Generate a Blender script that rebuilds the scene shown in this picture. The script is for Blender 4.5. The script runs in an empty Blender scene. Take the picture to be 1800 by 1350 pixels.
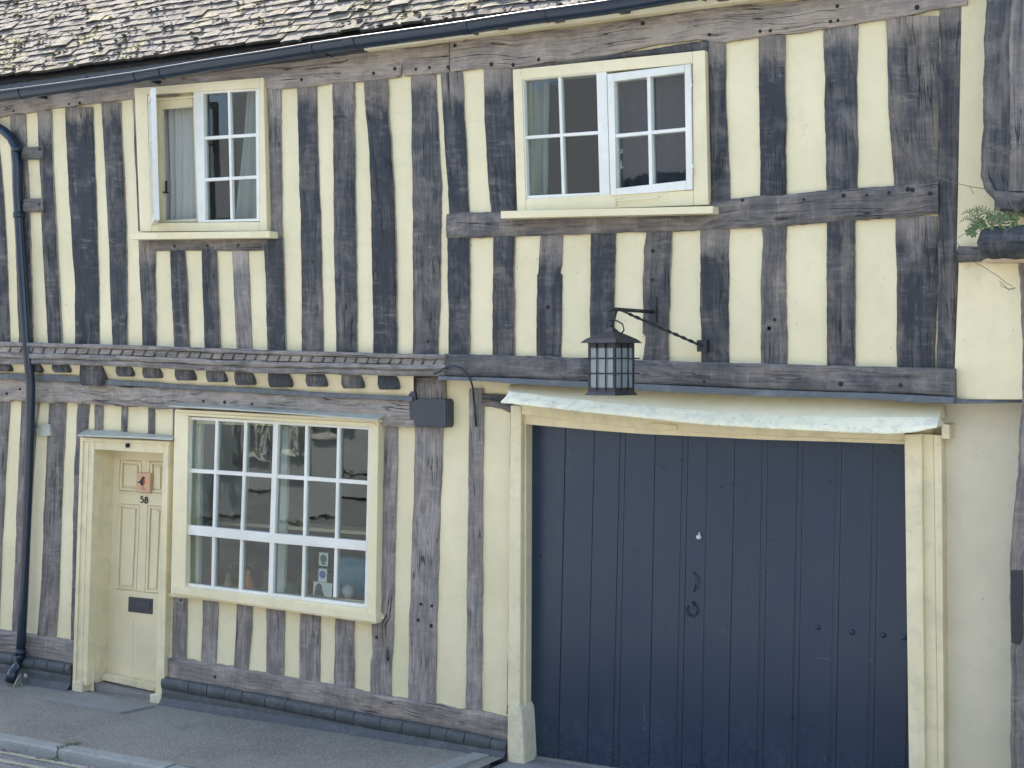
import bpy, bmesh, math, random
from mathutils import Vector, noise
random.seed(58)
R = math.radians
sc = bpy.context.scene
col = sc.collection

# ------------------------------------------------------------------ camera
F = 2600.0; CX, CY, CZ = 4.73, -8.2, 2.5; YAW = R(30); HOR = 640.0
cam = bpy.data.objects.new('camera', bpy.data.cameras.new('camera')); col.objects.link(cam)
cam.location = (CX, CY, CZ); cam.rotation_euler = (R(90), 0, YAW)
cam.data.sensor_width = 36; cam.data.lens = 36 * F / 1800; cam.data.shift_y = (HOR - 675) / 1800
cam.data.clip_end = 600; cam.data.clip_start = .05
sc.camera = cam
# ------------------------------------------------------------------ light
SUN = Vector((-.50, .42, .757)).normalized()
elev = math.asin(SUN.z); azim = math.atan2(SUN.x, SUN.y)
w = bpy.data.worlds.new('World'); sc.world = w; w.use_nodes = True
wn = w.node_tree.nodes; bg = wn['Background']
sky = wn.new('ShaderNodeTexSky'); sky.sky_type = 'NISHITA'; sky.sun_disc = False
sky.sun_elevation = elev; sky.sun_rotation = azim; sky.air_density = 1.0; sky.dust_density = 2.5; sky.ozone_density = .6
w.node_tree.links.new(sky.outputs[0], bg.inputs[0]); bg.inputs[1].default_value = .15
sl = bpy.data.lights.new('sun', 'SUN'); sl.energy = 5.0; sl.angle = R(.55); sl.color = (1, .94, .84)
so = bpy.data.objects.new('sun', sl); col.objects.link(so); so.rotation_euler = SUN.to_track_quat('Z', 'Y').to_euler(); so.location = (0, 0, 20)
sc.view_settings.view_transform = 'Standard'; sc.view_settings.look = 'None'; sc.view_settings.gamma = 1
sc.view_settings.exposure = 1.9

# ------------------------------------------------------------------ geometry helpers
def ray(px, py):
    a = (px - 900) / F
    return Vector((-math.sin(YAW) + math.cos(YAW) * a, math.cos(YAW) + math.sin(YAW) * a, (HOR - py) / F))
def W(px, py, y=0.0):            # photograph point -> point on the plane at this real depth
    d = ray(px, py); t = (y - CY) / d.y
    return Vector((CX + d.x * t, y, CZ + d.z * t))
def G(px, py, z=0.0):            # photograph point -> point on level ground
    d = ray(px, py); t = (z - CZ) / d.z
    return Vector((CX + d.x * t, CY + d.y * t, z))
def nz(*a): return noise.noise(Vector(a))
def lerp(a, b, t): return a + (b - a) * t

class MB:
    def __init__(s): s.v = []; s.f = []; s.m = []; s.sm = []; s.uv = []
    def face(s, pts, m=0, smooth=False, uv=None):
        i = len(s.v); s.v += [tuple(p) for p in pts]; s.f.append(list(range(i, i + len(pts)))); s.m.append(m); s.sm.append(smooth)
        s.uv.append(uv)
    def grid(s, rows, m=0, smooth=True, uvs=None, flip=False):
        i = len(s.v); n = len(rows[0])
        for r in rows: s.v += [tuple(p) for p in r]
        for a in range(len(rows) - 1):
            for b in range(n - 1):
                q = [i + a * n + b, i + a * n + b + 1, i + (a + 1) * n + b + 1, i + (a + 1) * n + b]
                if uvs: u = [uvs[a][b], uvs[a][b + 1], uvs[a + 1][b + 1], uvs[a + 1][b]]
                else: u = None
                if flip: q.reverse(); u = u[::-1] if u else None
                s.f.append(q); s.m.append(m); s.sm.append(smooth); s.uv.append(u)
    def box(s, c, h, m=0, rot=None):
        P = []
        for sx in (-1, 1):
            for sy in (-1, 1):
                for sz in (-1, 1):
                    p = Vector((sx * h[0], sy * h[1], sz * h[2]))
                    if rot: p = rot @ p
                    P.append(Vector(c) + p)
        i = len(s.v); s.v += [tuple(p) for p in P]
        for q in ((0, 1, 3, 2), (4, 6, 7, 5), (0, 4, 5, 1), (2, 3, 7, 6), (0, 2, 6, 4), (1, 5, 7, 3)):
            s.f.append([i + k for k in q]); s.m.append(m); s.sm.append(False); s.uv.append(None)
    def tube(s, pts, r, n=10, m=0, caps=True, r_list=None):
        pts = [Vector(p) for p in pts]; rings = []
        for k, p in enumerate(pts):
            t = (pts[min(k + 1, len(pts) - 1)] - pts[max(k - 1, 0)]).normalized()
            a = t.cross(Vector((0, .31, 1))).normalized()
            if a.length < .1: a = t.cross(Vector((1, 0, 0))).normalized()
            b = t.cross(a).normalized(); rr = r_list[k] if r_list else r
            rings.append([p + (a * math.cos(2 * math.pi * j / n) + b * math.sin(2 * math.pi * j / n)) * rr for j in range(n)])
        i = len(s.v)
        for g in rings: s.v += [tuple(p) for p in g]
        for k in range(len(pts) - 1):
            for j in range(n):
                s.f.append([i + k * n + j, i + k * n + (j + 1) % n, i + (k + 1) * n + (j + 1) % n, i + (k + 1) * n + j]); s.m.append(m); s.sm.append(True); s.uv.append(None)
        if caps:
            s.f.append([i + j for j in range(n)][::-1]); s.m.append(m); s.sm.append(False); s.uv.append(None)
            k = (len(pts) - 1) * n
            s.f.append([i + k + j for j in range(n)]); s.m.append(m); s.sm.append(False); s.uv.append(None)
    def lump(s, c, r, n=7, m=0, seed=0, sq=(1, 1, 1)):
        rows = []
        for a in range(n // 2 + 2):
            th = math.pi * a / (n // 2 + 1); row = []
            for b in range(n + 1):
                ph = 2 * math.pi * (b % n) / n
                d = Vector((math.sin(th) * math.cos(ph), math.sin(th) * math.sin(ph), math.cos(th)))
                k = r * (1 + .45 * nz(d.x * 1.7 + seed, d.y * 1.7, d.z * 1.7 + seed * .3))
                row.append(Vector(c) + Vector((d.x * sq[0], d.y * sq[1], d.z * sq[2])) * k)
            rows.append(row)
        s.grid(rows, m, True)
    def poly(s, pts, yf, yb, m=0, bev=.003, world=False):    # prism from an outline on the facade
        P = [p if world else W(p[0], p[1], yf) for p in pts]
        bm = bmesh.new()
        vs = [bm.verts.new((p.x, yf, p.z)) for p in P]; f = bm.faces.new(vs)
        e = bmesh.ops.extrude_face_region(bm, geom=[f]); nv = [x for x in e['geom'] if isinstance(x, bmesh.types.BMVert)]
        for v in nv: v.co.y = yb
        bmesh.ops.recalc_face_normals(bm, faces=bm.faces)
        if bev > 0:
            try: bmesh.ops.bevel(bm, geom=[x for x in bm.edges if min(v.co.y for v in x.verts) < yf + 1e-5], offset=bev, segments=2, profile=.6, affect='EDGES', clamp_overlap=True)
            except Exception: pass
        i = len(s.v); bm.verts.index_update()
        s.v += [tuple(v.co) for v in bm.verts]
        for f in bm.faces: s.f.append([i + v.index for v in f.verts]); s.m.append(m); s.sm.append(False); s.uv.append(None)
        bm.free()
    def bar(s, a, b, wpx, yf, yb, m=0, bev=.002, w2=None):   # straight glazing bar between two photo points
        A = W(a[0], a[1], yf); B = W(b[0], b[1], yf); d = (B - A); d.y = 0; d.normalize(); n_ = Vector((-d.z, 0, d.x))
        wa = wpx / ppm(a[0]) / 2; wb = (w2 or wpx) / ppm(b[0]) / 2
        s.poly([A + n_ * wa, B + n_ * wb, B - n_ * wb, A - n_ * wa], yf, yb, m, bev, world=True)
    def build(s, name, mats, parent=None, recalc=True):
        me = bpy.data.meshes.new(name); me.from_pydata(s.v, [], s.f)
        if not isinstance(mats, (list, tuple)): mats = [mats]
        for m in mats: me.materials.append(m)
        uvl = me.uv_layers.new(name='UVMap') if any(u for u in s.uv) else None
        for k, p in enumerate(me.polygons):
            p.material_index = s.m[k]; p.use_smooth = s.sm[k]
            if uvl and s.uv[k]:
                for li, u in zip(p.loop_indices, s.uv[k]): uvl.data[li].uv = u
        if recalc:
            bm = bmesh.new(); bm.from_mesh(me); bmesh.ops.recalc_face_normals(bm, faces=bm.faces); bm.to_mesh(me); bm.free()
        me.update()
        o = bpy.data.objects.new(name, me); col.objects.link(o)
        if parent is not None:
            o.parent = parent; o.matrix_parent_inverse = parent_inv(parent)
        return o
def parent_inv(p):
    from mathutils import Matrix
    return Matrix.Translation(-p.location)     # every part is modelled in world coordinates
def ppm(px, y=0): return (W(px, 600, y) - W(px, 700, y)).z and 100 / (W(px, 600, y) - W(px, 700, y)).z
def empty(name, loc, label=None, cat=None, group=None, parent=None):
    o = bpy.data.objects.new(name, None); col.objects.link(o); o.location = loc; o.empty_display_size = .2
    if parent is not None: o.parent = parent; o.matrix_parent_inverse = parent_inv(parent)
    return tag(o, label, cat, group)
def tag(o, label=None, cat=None, group=None, kind=None):
    if label: o['label'] = label
    if cat: o['category'] = cat
    if group: o['group'] = group
    if kind: o['kind'] = kind
    return o

# ------------------------------------------------------------------ materials
class NT:
    def __init__(s, name):
        s.mat = bpy.data.materials.new(name); s.mat.use_nodes = True; s.t = s.mat.node_tree; s.n = s.t.nodes
        s.b = s.n['Principled BSDF']; s.out = s.n['Material Output']
    def l(s, a, b): s.t.links.new(a, b)
    def add(s, k, **p):
        x = s.n.new(k)
        for a, v in p.items(): setattr(x, a, v)
        return x
    def pos(s): return s.add('ShaderNodeNewGeometry').outputs['Position']
    def mapv(s, src, scale, off=None):
        m = s.add('ShaderNodeMapping'); s.l(src, m.inputs[0]); m.inputs['Scale'].default_value = scale
        if off is not None: s.l(off, m.inputs['Location'])
        return m.outputs[0]
    def noise(s, vec, scale, detail=4, rough=.55, dist=0):
        x = s.add('ShaderNodeTexNoise'); s.l(vec, x.inputs['Vector']); x.inputs['Scale'].default_value = scale
        x.inputs['Detail'].default_value = detail; x.inputs['Roughness'].default_value = rough; x.inputs['Distortion'].default_value = dist
        return x.outputs['Fac']
    def ramp(s, f, a, b, va=0, vb=1):
        x = s.add('ShaderNodeMapRange'); s.l(f, x.inputs[0]); x.inputs[1].default_value = a; x.inputs[2].default_value = b
        x.inputs[3].default_value = va; x.inputs[4].default_value = vb; return x.outputs[0]
    def math(s, op, a, b=0.0, c=0.0):
        x = s.add('ShaderNodeMath', operation=op)
        for k, v in enumerate((a, b, c)):
            if hasattr(v, 'links') or hasattr(v, 'is_linked'): s.l(v, x.inputs[k])
            else: x.inputs[k].default_value = v
        return x.outputs[0]
    def mix(s, f, a, b):
        x = s.add('ShaderNodeMix', data_type='RGBA')
        if hasattr(f, 'is_linked'): s.l(f, x.inputs[0])
        else: x.inputs[0].default_value = f
        for k, v in ((6, a), (7, b)):
            if hasattr(v, 'is_linked'): s.l(v, x.inputs[k])
            else: x.inputs[k].default_value = (*v, 1)
        return x.outputs[2]
    def bump(s, h, dist, st=1.0, prev=None):
        x = s.add('ShaderNodeBump'); s.l(h, x.inputs['Height']); x.inputs['Distance'].default_value = dist; x.inputs['Strength'].default_value = st
        if prev: s.l(prev, x.inputs['Normal'])
        s.l(x.outputs[0], s.b.inputs['Normal']); return x.outputs[0]
    def col(s, c):
        if hasattr(c, 'is_linked'): s.l(c, s.b.inputs['Base Color'])
        else: s.b.inputs['Base Color'].default_value = (*c, 1)
    def rough(s, r):
        if hasattr(r, 'is_linked'): s.l(r, s.b.inputs['Roughness'])
        else: s.b.inputs['Roughness'].default_value = r

def mat_wood(name='old_oak', dark=(.037, .041, .047), light=(.35, .318, .288), brown=(.36, .305, .245)):
    n = NT(name)
    uv = n.add('ShaderNodeUVMap').outputs[0]
    oi = n.add('ShaderNodeObjectInfo')
    sep = n.add('ShaderNodeSeparateColor'); n.l(oi.outputs['Color'], sep.inputs[0])
    wear, btone, cracks = sep.outputs[0], sep.outputs[1], sep.outputs[2]
    wob = n.noise(n.mapv(uv, (3, 2, 1)), 1, 2)
    g1 = n.noise(n.mapv(uv, (55, 2.2, 1)), 1, 6, .65, .25)       # long grain
    g2 = n.noise(n.mapv(uv, (160, 7, 1)), 1, 3, .6)              # fine grain
    ad = n.noise(n.mapv(uv, (2.6, 17, 1)), 1, 4, .6, .9)         # adze bands
    blot = n.noise(n.mapv(uv, (7, 4, 1)), 1, 5, .65, .6)         # worn patches
    patch = n.noise(n.mapv(uv, (22, 9, 1)), 1, 5, .7, .4)
    f = n.math('ADD', n.math('MULTIPLY', n.ramp(blot, .45, .74), n.math('MULTIPLY_ADD', wear, .55, .18)), n.math('MULTIPLY', n.ramp(g1, .40, .72), n.math('MULTIPLY_ADD', wear, .55, .04)))
    f = n.math('ADD', f, n.math('MULTIPLY', n.ramp(patch, .60, .78), .28))
    f = n.math('ADD', f, n.math('MULTIPLY', n.math('SUBTRACT', ad, .5), .30))
    band = n.ramp(n.noise(n.mapv(uv, (10, .7, 1)), 1, 3, .5, .2), .54, .66)     # paler sapwood streaks
    f = n.math('ADD', f, n.math('MULTIPLY', band, .17))
    saw = n.noise(n.mapv(uv, (7, 34, 1)), 1, 3, .55, .35)        # short cross strokes left by the adze
    sm = n.math('MULTIPLY', n.ramp(saw, .54, .66), n.ramp(n.noise(n.mapv(uv, (4, 2.2, 1)), 1, 3, .6), .42, .62))
    f = n.math('ADD', f, n.math('MULTIPLY', sm, .22))
    f = n.math('ADD', f, n.math('MULTIPLY', n.math('SUBTRACT', wear, .33), 1.1))
    bare = n.add('ShaderNodeAttribute', attribute_name='bare').outputs['Fac']
    bm_ = n.ramp(n.math('ADD', bare, n.math('MULTIPLY', n.math('SUBTRACT', blot, .5), .9)), .30, .70)
    bm_ = n.math('MULTIPLY', bm_, n.ramp(bare, .02, .2))
    f = n.math('ADD', f, n.math('MULTIPLY', bm_, .45))
    cl = n.add('ShaderNodeClamp'); n.l(f, cl.inputs[0]); f = cl.outputs[0]
    hue = n.noise(n.mapv(uv, (5, 1.6, 1)), 1, 3, .6)
    lt = n.mix(n.math('ADD', n.math('MULTIPLY', btone, .7), n.math('ADD', n.ramp(hue, .35, .65, -.15, .35), n.math('ADD', n.math('MULTIPLY', bm_, .4), n.math('MULTIPLY', band, .5)))), light, brown)
    c = n.mix(f, dark, lt)
    # cracks: thin contour lines running with the grain
    cr = n.noise(n.mapv(uv, (16, .8, 1)), 1, 3, .5, .15)
    ca = n.math('ABSOLUTE', n.math('SUBTRACT', cr, .5))
    cm = n.math('MULTIPLY', n.ramp(ca, .0, .012, 1, 0), n.ramp(n.noise(n.mapv(uv, (4, 3, 1)), 1, 2), .45, .6))
    cm = n.math('MULTIPLY', cm, cracks)
    sp = n.noise(n.mapv(uv, (70, 45, 1)), 1, 2, .5)
    pits = n.math('MULTIPLY', n.ramp(sp, .70, .76), n.ramp(blot, .4, .6))
    dk = n.math('MAXIMUM', cm, n.math('MULTIPLY', pits, .8))
    gm = n.ramp(g2, .3, .7, .80, 1.18)
    mul = n.add('ShaderNodeMix', data_type='RGBA', blend_type='MULTIPLY'); mul.inputs[0].default_value = 1
    n.l(c, mul.inputs[6]); cmb = n.add('ShaderNodeCombineColor')
    for k in range(3): n.l(gm, cmb.inputs[k])
    n.l(cmb.outputs[0], mul.inputs[7])
    c = n.mix(dk, mul.outputs[2], (.022, .023, .026))
    n.col(c); n.rough(n.ramp(g1, .3, .7, .62, .9)); n.b.inputs['Specular IOR Level'].default_value = .35
    h = n.math('ADD', n.math('MULTIPLY', g1, .5), n.math('MULTIPLY', g2, .22))
    h = n.math('ADD', h, n.math('MULTIPLY', n.math('ADD', ad, n.math('MULTIPLY', saw, .8)), .35))
    h = n.math('ADD', h, n.math('MULTIPLY', blot, .5))
    h = n.math('SUBTRACT', h, n.math('MULTIPLY', dk, 1.2))
    n.bump(h, .007, .9)
    return n.mat

def mat_paint(name, base, dirt=(.35, .34, .28), bump=.002, rough=.6, dirt_amt=.25, scale=1.0, chip=None, spec=.4, streak=0.0, crack=0):
    n = NT(name); p = n.pos()
    a = n.noise(p, 1.3 * scale, 3, .5); b = n.noise(p, 9 * scale, 5, .6, .3); c = n.noise(p, 60 * scale, 3, .6)
    d = n.noise(p, 34 * scale, 2, .5)
    base2 = tuple(min(1, x * k) for x, k in zip(base, (1.05, 1.045, 1.07))); base3 = tuple(x * k for x, k in zip(base, (.92, .92, .90)))
    cc = n.mix(n.ramp(a, .35, .65), base3, base2)
    cc = n.mix(n.math('MULTIPLY', n.ramp(b, .48, .80), dirt_amt), cc, dirt)
    spk = n.math('MULTIPLY', n.ramp(d, .735, .77), n.ramp(b, .45, .6)); cc = n.mix(n.math('MULTIPLY', spk, min(1, dirt_amt * 2.2)), cc, (.16, .14, .11))
    if streak:
        st = n.noise(n.mapv(p, (14, 14, 1.1)), 1, 4, .6); cc = n.mix(n.math('MULTIPLY', n.ramp(st, .52, .8), streak), cc, dirt)
    if chip:
        ch = n.ramp(n.noise(p, 26 * scale, 5, .7, .5), .62, .66); cc = n.mix(n.math('MULTIPLY', ch, .8), cc, chip)
    if crack:
        v = n.add('ShaderNodeTexVoronoi', feature='DISTANCE_TO_EDGE'); v.inputs['Scale'].default_value = 2.3
        wv = n.add('ShaderNodeVectorMath', operation='ADD'); n.l(p, wv.inputs[0]); wn_ = n.add('ShaderNodeTexNoise'); n.l(p, wn_.inputs['Vector']); wn_.inputs['Scale'].default_value = 5; wn_.inputs['Detail'].default_value = 5
        sc2 = n.add('ShaderNodeVectorMath', operation='SCALE'); n.l(wn_.outputs['Color'], sc2.inputs[0]); sc2.inputs['Scale'].default_value = .35; n.l(sc2.outputs[0], wv.inputs[1]); n.l(wv.outputs[0], v.inputs['Vector'])
        ln = n.math('MULTIPLY', n.ramp(v.outputs['Distance'], .0, .007, 1, 0), n.ramp(n.noise(p, 1.9, 2), .54, .62))
        cc = n.mix(n.math('MULTIPLY', ln, .22), cc, (.30, .27, .19))
    n.col(cc); n.rough(rough); n.b.inputs['Specular IOR Level'].default_value = spec
    h = n.math('ADD', n.math('MULTIPLY', b, 1.0), n.math('MULTIPLY', c, .22)); n.bump(h, bump, .8)
    return n.mat

def mat_plain(name, base, rough=.5, metal=0, bump=0, var=.15, scale=20, spec=.5):
    n = NT(name); p = n.pos(); a = n.noise(p, scale, 4, .6)
    n.col(n.mix(a, tuple(x * (1 - var) for x in base), tuple(min(1, x * (1 + var)) for x in base)))
    n.rough(n.ramp(a, .3, .7, max(.03, rough - .08), min(1, rough + .08))); n.b.inputs['Metallic'].default_value = metal; n.b.inputs['Specular IOR Level'].default_value = spec
    if bump: n.bump(a, bump, .8)
    return n.mat

def mat_glass():
    n = NT('window_glass'); n.n.remove(n.b); p = n.pos()
    gl = n.add('ShaderNodeBsdfGlossy'); gl.inputs['Roughness'].default_value = .015; gl.inputs['Color'].default_value = (.95, .98, 1, 1)
    tr = n.add('ShaderNodeBsdfTransparent'); tr.inputs['Color'].default_value = (.80, .84, .83, 1)
    fr = n.add('ShaderNodeFresnel'); n.l(n.ramp(n.add('ShaderNodeNewGeometry').outputs['Backfacing'], 0, 1, 1.52, 1 / 1.52), fr.inputs['IOR'])
    h = n.noise(n.mapv(p, (1, 1, .6)), 7, 3, .45, .4)
    bp = n.add('ShaderNodeBump'); n.l(h, bp.inputs['Height']); bp.inputs['Distance'].default_value = .002; bp.inputs['Strength'].default_value = .30
    n.l(bp.outputs[0], gl.inputs['Normal'])
    mx = n.add('ShaderNodeMixShader'); n.l(n.math('MULTIPLY_ADD', fr.outputs[0], .85, .0), mx.inputs[0])
    n.l(tr.outputs[0], mx.inputs[1]); n.l(gl.outputs[0], mx.inputs[2]); n.l(mx.outputs[0], n.out.inputs[0])
    return n.mat

M = {}
M['wood'] = mat_wood()
M['slop'] = mat_paint('cream_slop_on_oak', (.30, .28, .22), dirt=(.07, .07, .08), dirt_amt=.9, scale=3)
M['plaster'] = mat_paint('cream_limewash', (.765, .685, .445), dirt=(.58, .52, .36), bump=.006, rough=.85, dirt_amt=.32, spec=.2, streak=.14, crack=1)
M['plaster_shade'] = mat_paint('shaded_limewash', (.70, .655, .49), dirt=(.50, .48, .37), bump=.005, rough=.85, dirt_amt=.35, spec=.2, streak=.12)  # limewash copy greyed in its colour for the wall in the neighbour's shade
M['cream'] = mat_paint('cream_gloss', (.78, .695, .445), dirt=(.50, .45, .31), bump=.0012, rough=.42, dirt_amt=.28, streak=.15)
M['cream_old'] = mat_paint('cream_gloss_grubby', (.75, .665, .42), dirt=(.42, .38, .27), bump=.003, rough=.5, dirt_amt=.5, streak=.35)
M['door_paint'] = mat_paint('cream_door_paint', (.75, .67, .44), dirt=(.50, .45, .32), bump=.001, rough=.38, dirt_amt=.22, streak=.15)
M['white'] = mat_paint('white_gloss', (.76, .755, .67), dirt=(.48, .48, .43), bump=.001, rough=.35, dirt_amt=.25, scale=2)
M['leadwhite'] = mat_paint('painted_lead', (.88, .84, .60), dirt=(.47, .50, .43), bump=.008, rough=.5, dirt_amt=.8, scale=1.6, chip=(.34, .37, .36))
M['lead'] = mat_paint('lead_sheet', (.10, .12, .135), dirt=(.24, .27, .28), bump=.003, rough=.45, dirt_amt=.6, scale=1.5)
M['leadgrey'] = mat_paint('grey_lead_flashing', (.46, .47, .39), dirt=(.26, .27, .24), bump=.002, rough=.5, dirt_amt=.6, scale=2)
M['black'] = mat_plain('black_gloss_paint', (.014, .026, .044), .17, var=.05)
M['iron'] = mat_plain('black_iron', (.020, .022, .027), .5, bump=.002, scale=60)
M['ironface'] = mat_plain('black_painted_plate', (.040, .044, .055), .45, bump=.001)
M['peg'] = mat_plain('peg_hole', (.02, .02, .022), .9)
M['glass'] = mat_glass()
M['room'] = mat_plain('room_wall', (.26, .265, .25), .9, scale=2)
M['curtain'] = mat_plain('net_curtain', (.46, .47, .44), .9, scale=8, var=.08)
M['curtain_plum'] = mat_plain('plum_blind', (.085, .075, .10), .9, scale=5, var=.1)
M['curtain_beige'] = mat_plain('beige_curtain', (.40, .37, .33), .9, scale=8, var=.08)

def mat_garage():
    n = NT('navy_gloss'); p = n.pos()
    a = n.noise(n.mapv(p, (18, 18, .9)), 1, 4, .55); b = n.noise(p, 5, 3); c = n.noise(p, 38, 3, .6)
    cc = n.mix(b, (.010, .024, .052), (.013, .031, .064))
    sp = n.math('MULTIPLY', n.ramp(c, .735, .76), n.ramp(b, .5, .62)); cc = n.mix(n.math('MULTIPLY', sp, .5), cc, (.16, .19, .23))
    sx = n.add('ShaderNodeSeparateXYZ'); n.l(p, sx.inputs[0])
    ft = n.math('MULTIPLY', n.ramp(n.math('ADD', sx.outputs[2], n.math('MULTIPLY', n.noise(p, 6, 4, .7), .5)), .25, .75, 1, 0), n.ramp(c, .4, .7))
    cc = n.mix(n.math('MULTIPLY', ft, .35), cc, (.10, .11, .11))
    n.col(cc); n.rough(n.ramp(b, .3, .7, .27, .38)); n.b.inputs['Specular IOR Level'].default_value = .55
    n.bump(n.math('ADD', n.math('MULTIPLY', a, .7), n.math('MULTIPLY', b, .6)), .0045, .5); return n.mat
M['navy'] = mat_garage()
def mat_ground(name, ca, cb, speck, bump, sc_=120, patches=.5):
    n = NT(name); p = n.pos()
    v = n.add('ShaderNodeTexVoronoi'); n.l(p, v.inputs['Vector']); v.inputs['Scale'].default_value = sc_
    a = n.noise(p, .9, 4, .6); b = n.noise(p, 40, 3, .7)
    sepc = n.add('ShaderNodeSeparateColor'); n.l(v.outputs['Color'], sepc.inputs[0])
    c = n.mix(n.ramp(a, .35, .65), tuple(x * .86 for x in ca), tuple(x * 1.06 for x in cb))
    c = n.mix(n.math('MULTIPLY', n.ramp(n.noise(p, 5, 4, .7), .55, .75), .35), c, tuple(x * .6 for x in ca))
    c = n.mix(n.math('MULTIPLY', n.ramp(sepc.outputs[0], .55, .95), .5), c, speck)
    c = n.mix(n.math('MULTIPLY', n.ramp(b, .5, .8), .35), c, tuple(x * .45 for x in ca))
    n.col(c); n.rough(.88); n.b.inputs['Specular IOR Level'].default_value = .25
    n.bump(n.math('ADD', n.math('MULTIPLY', v.outputs['Distance'], -1.0), b), bump, .9); return n.mat
M['pavement'] = mat_ground('pavement_asphalt', (.20, .19, .162), (.245, .235, .20), (.38, .36, .31), .004, 90)
M['road'] = mat_ground('road_asphalt', (.18, .185, .185), (.23, .23, .23), (.34, .34, .33), .005, 80)
M['drive'] = mat_ground('drive_concrete', (.20, .20, .19), (.26, .26, .25), (.32, .32, .31), .003, 110)
M['kerb'] = mat_paint('kerb_granite', (.28, .30, .275), dirt=(.15, .16, .145), bump=.006, rough=.85, dirt_amt=.6, scale=3)
M['slab'] = mat_paint('stone_slab', (.24, .235, .22), dirt=(.14, .14, .13), bump=.003, rough=.85, dirt_amt=.6, scale=2)
M['stone_cream'] = mat_paint('cream_painted_stone', (.70, .63, .44), dirt=(.36, .33, .25), bump=.010, rough=.8, dirt_amt=.55, scale=2.2)
M['plinth'] = mat_paint('black_bitumen_brick', (.062, .070, .074), dirt=(.15, .16, .155), bump=.008, rough=.55, dirt_amt=.6, scale=2)
M['yellow'] = mat_paint('worn_yellow_line', (.36, .34, .25), dirt=(.14, .14, .13), bump=.003, rough=.85, dirt_amt=.9, scale=5)

def mat_tile():
    n = NT('clay_tiles'); p = n.pos()
    at = n.add('ShaderNodeUVMap').outputs[0]
    sp = n.add('ShaderNodeSeparateXYZ'); n.l(at, sp.inputs[0]); rnd = sp.outputs[0]
    a = n.noise(p, 14, 5, .7, .3); b = n.noise(p, 3.1, 4, .6); c = n.noise(p, 55, 3, .7)
    cc = n.mix(rnd, (.085, .07, .06), (.17, .148, .128))
    cc = n.mix(n.math('MULTIPLY', n.ramp(a, .42, .62), .75), cc, (.235, .22, .19))
    cc = n.mix(n.math('MULTIPLY', n.ramp(b, .52, .68), n.ramp(c, .45, .6)), cc, (.30, .27, .12))
    cc = n.mix(n.ramp(n.noise(p, 20, 3, .7), .62, .70), cc, (.05, .05, .04))
    n.col(cc); n.rough(.95); n.b.inputs['Specular IOR Level'].default_value = .15
    n.bump(n.math('ADD', a, n.math('MULTIPLY', c, .6)), .012, .9); return n.mat
M['tile'] = mat_tile()
M['moss'] = mat_plain('dark_moss', (.055, .055, .04), 1, bump=.01, var=.5, scale=40)
M['leaf'] = mat_plain('leaf', (.075, .13, .045), .55, var=.35, scale=14)
M['fern'] = mat_plain('fern_frond', (.13, .18, .07), .6, var=.35, scale=14)
M['stem'] = mat_plain('stem', (.17, .15, .10), .8)

# ================================================================== THE SETTING
def slab_box(name, x0, x1, y0, y1, z0, z1, mat, kind='structure', bev=0, parent=None):
    b = MB(); b.box(((x0 + x1) / 2, (y0 + y1) / 2, (z0 + z1) / 2), ((x1 - x0) / 2, (y1 - y0) / 2, (z1 - z0) / 2)); o = b.build(name, mat, parent)
    if kind: o['kind'] = kind
    return o
ROADZ = -.06
g = MB(); g.face([(-250, -250, ROADZ), (250, -250, ROADZ), (250, 250, ROADZ), (-250, 250, ROADZ)]); tag(g.build('road', M['road'], recalc=False), kind='structure')
PXE = W(893, 1340, -.0).x           # where the pavement stops at the garage drive
KI, KO = -1.245, -1.365
pv = MB()
rows = []
for i in range(0, 15):
    y = lerp(.35, KI, i / 14); rows.append([Vector((lerp(-14, PXE + .02, j / 120), y, .0 + .006 * nz(j * .13, i * .3, 1) - (.0 if i < 13 else .002))) for j in range(121)])
pv.grid(rows, 0, True)
tag(pv.build('pavement', M['pavement']), kind='structure')
slab_box('drive', PXE + .03, 3.0, KI, .5, -.10, -.025, M['drive'])
slab_box('pavement', 3.0, 12, KI, .5, -.10, -.003, M['pavement'])
for i in range(-12, 9):             # kerb stones
    x0 = G(105, 1316, 0).x + i * .92; b = MB()
    dz = random.uniform(-.004, .004) - (.04 if x0 + .46 > PXE else 0)
    r = []
    prof = [(KI + .0, -.12), (KI, -.002), (KI - .012, .004), (KO + .02, .002), (KO + .004, -.008), (KO, -.025), (KO - .004, -.12)]
    for k in range(9):
        xx = x0 + .008 + (.904) * k / 8; r.append([Vector((xx, y + .003 * nz(xx * 9, y * 30, 2), z + dz + .003 * nz(xx * 8, y * 20, 5))) for y, z in prof])
    b.grid(r, 0, False); b.face(r[0]); b.face(r[-1][::-1])
    tag(b.build('kerb', M['kerb']), kind='structure')
for yy in (-1.44, -1.585):
    b = MB(); pts = []
    for k in range(160):
        x = -12 + k * .1; b.face([(x, yy - .026 + .004 * nz(x * 9, 1, yy), ROADZ + .004), (x + .1, yy - .026 + .004 * nz((x + .1) * 9, 1, yy), ROADZ + .004), (x + .1, yy + .026 + .004 * nz((x + .1) * 9, 2, yy), ROADZ + .004), (x, yy + .026 + .004 * nz(x * 9, 2, yy), ROADZ + .004)])
    tag(b.build('road_marking', M['yellow'], recalc=False), kind='structure')

# ================================================================== THE HOUSE
YU, YL = -.10, 0.0                   # plaster planes: upper storey oversails the lower
TU, TL = -.119, -.018                # timber faces
house = empty('timber_framed_house', (0, 0, 0), 'long cream limewashed house with dark close-set timbers, navy garage doors and a cream front door', 'house')

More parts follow.
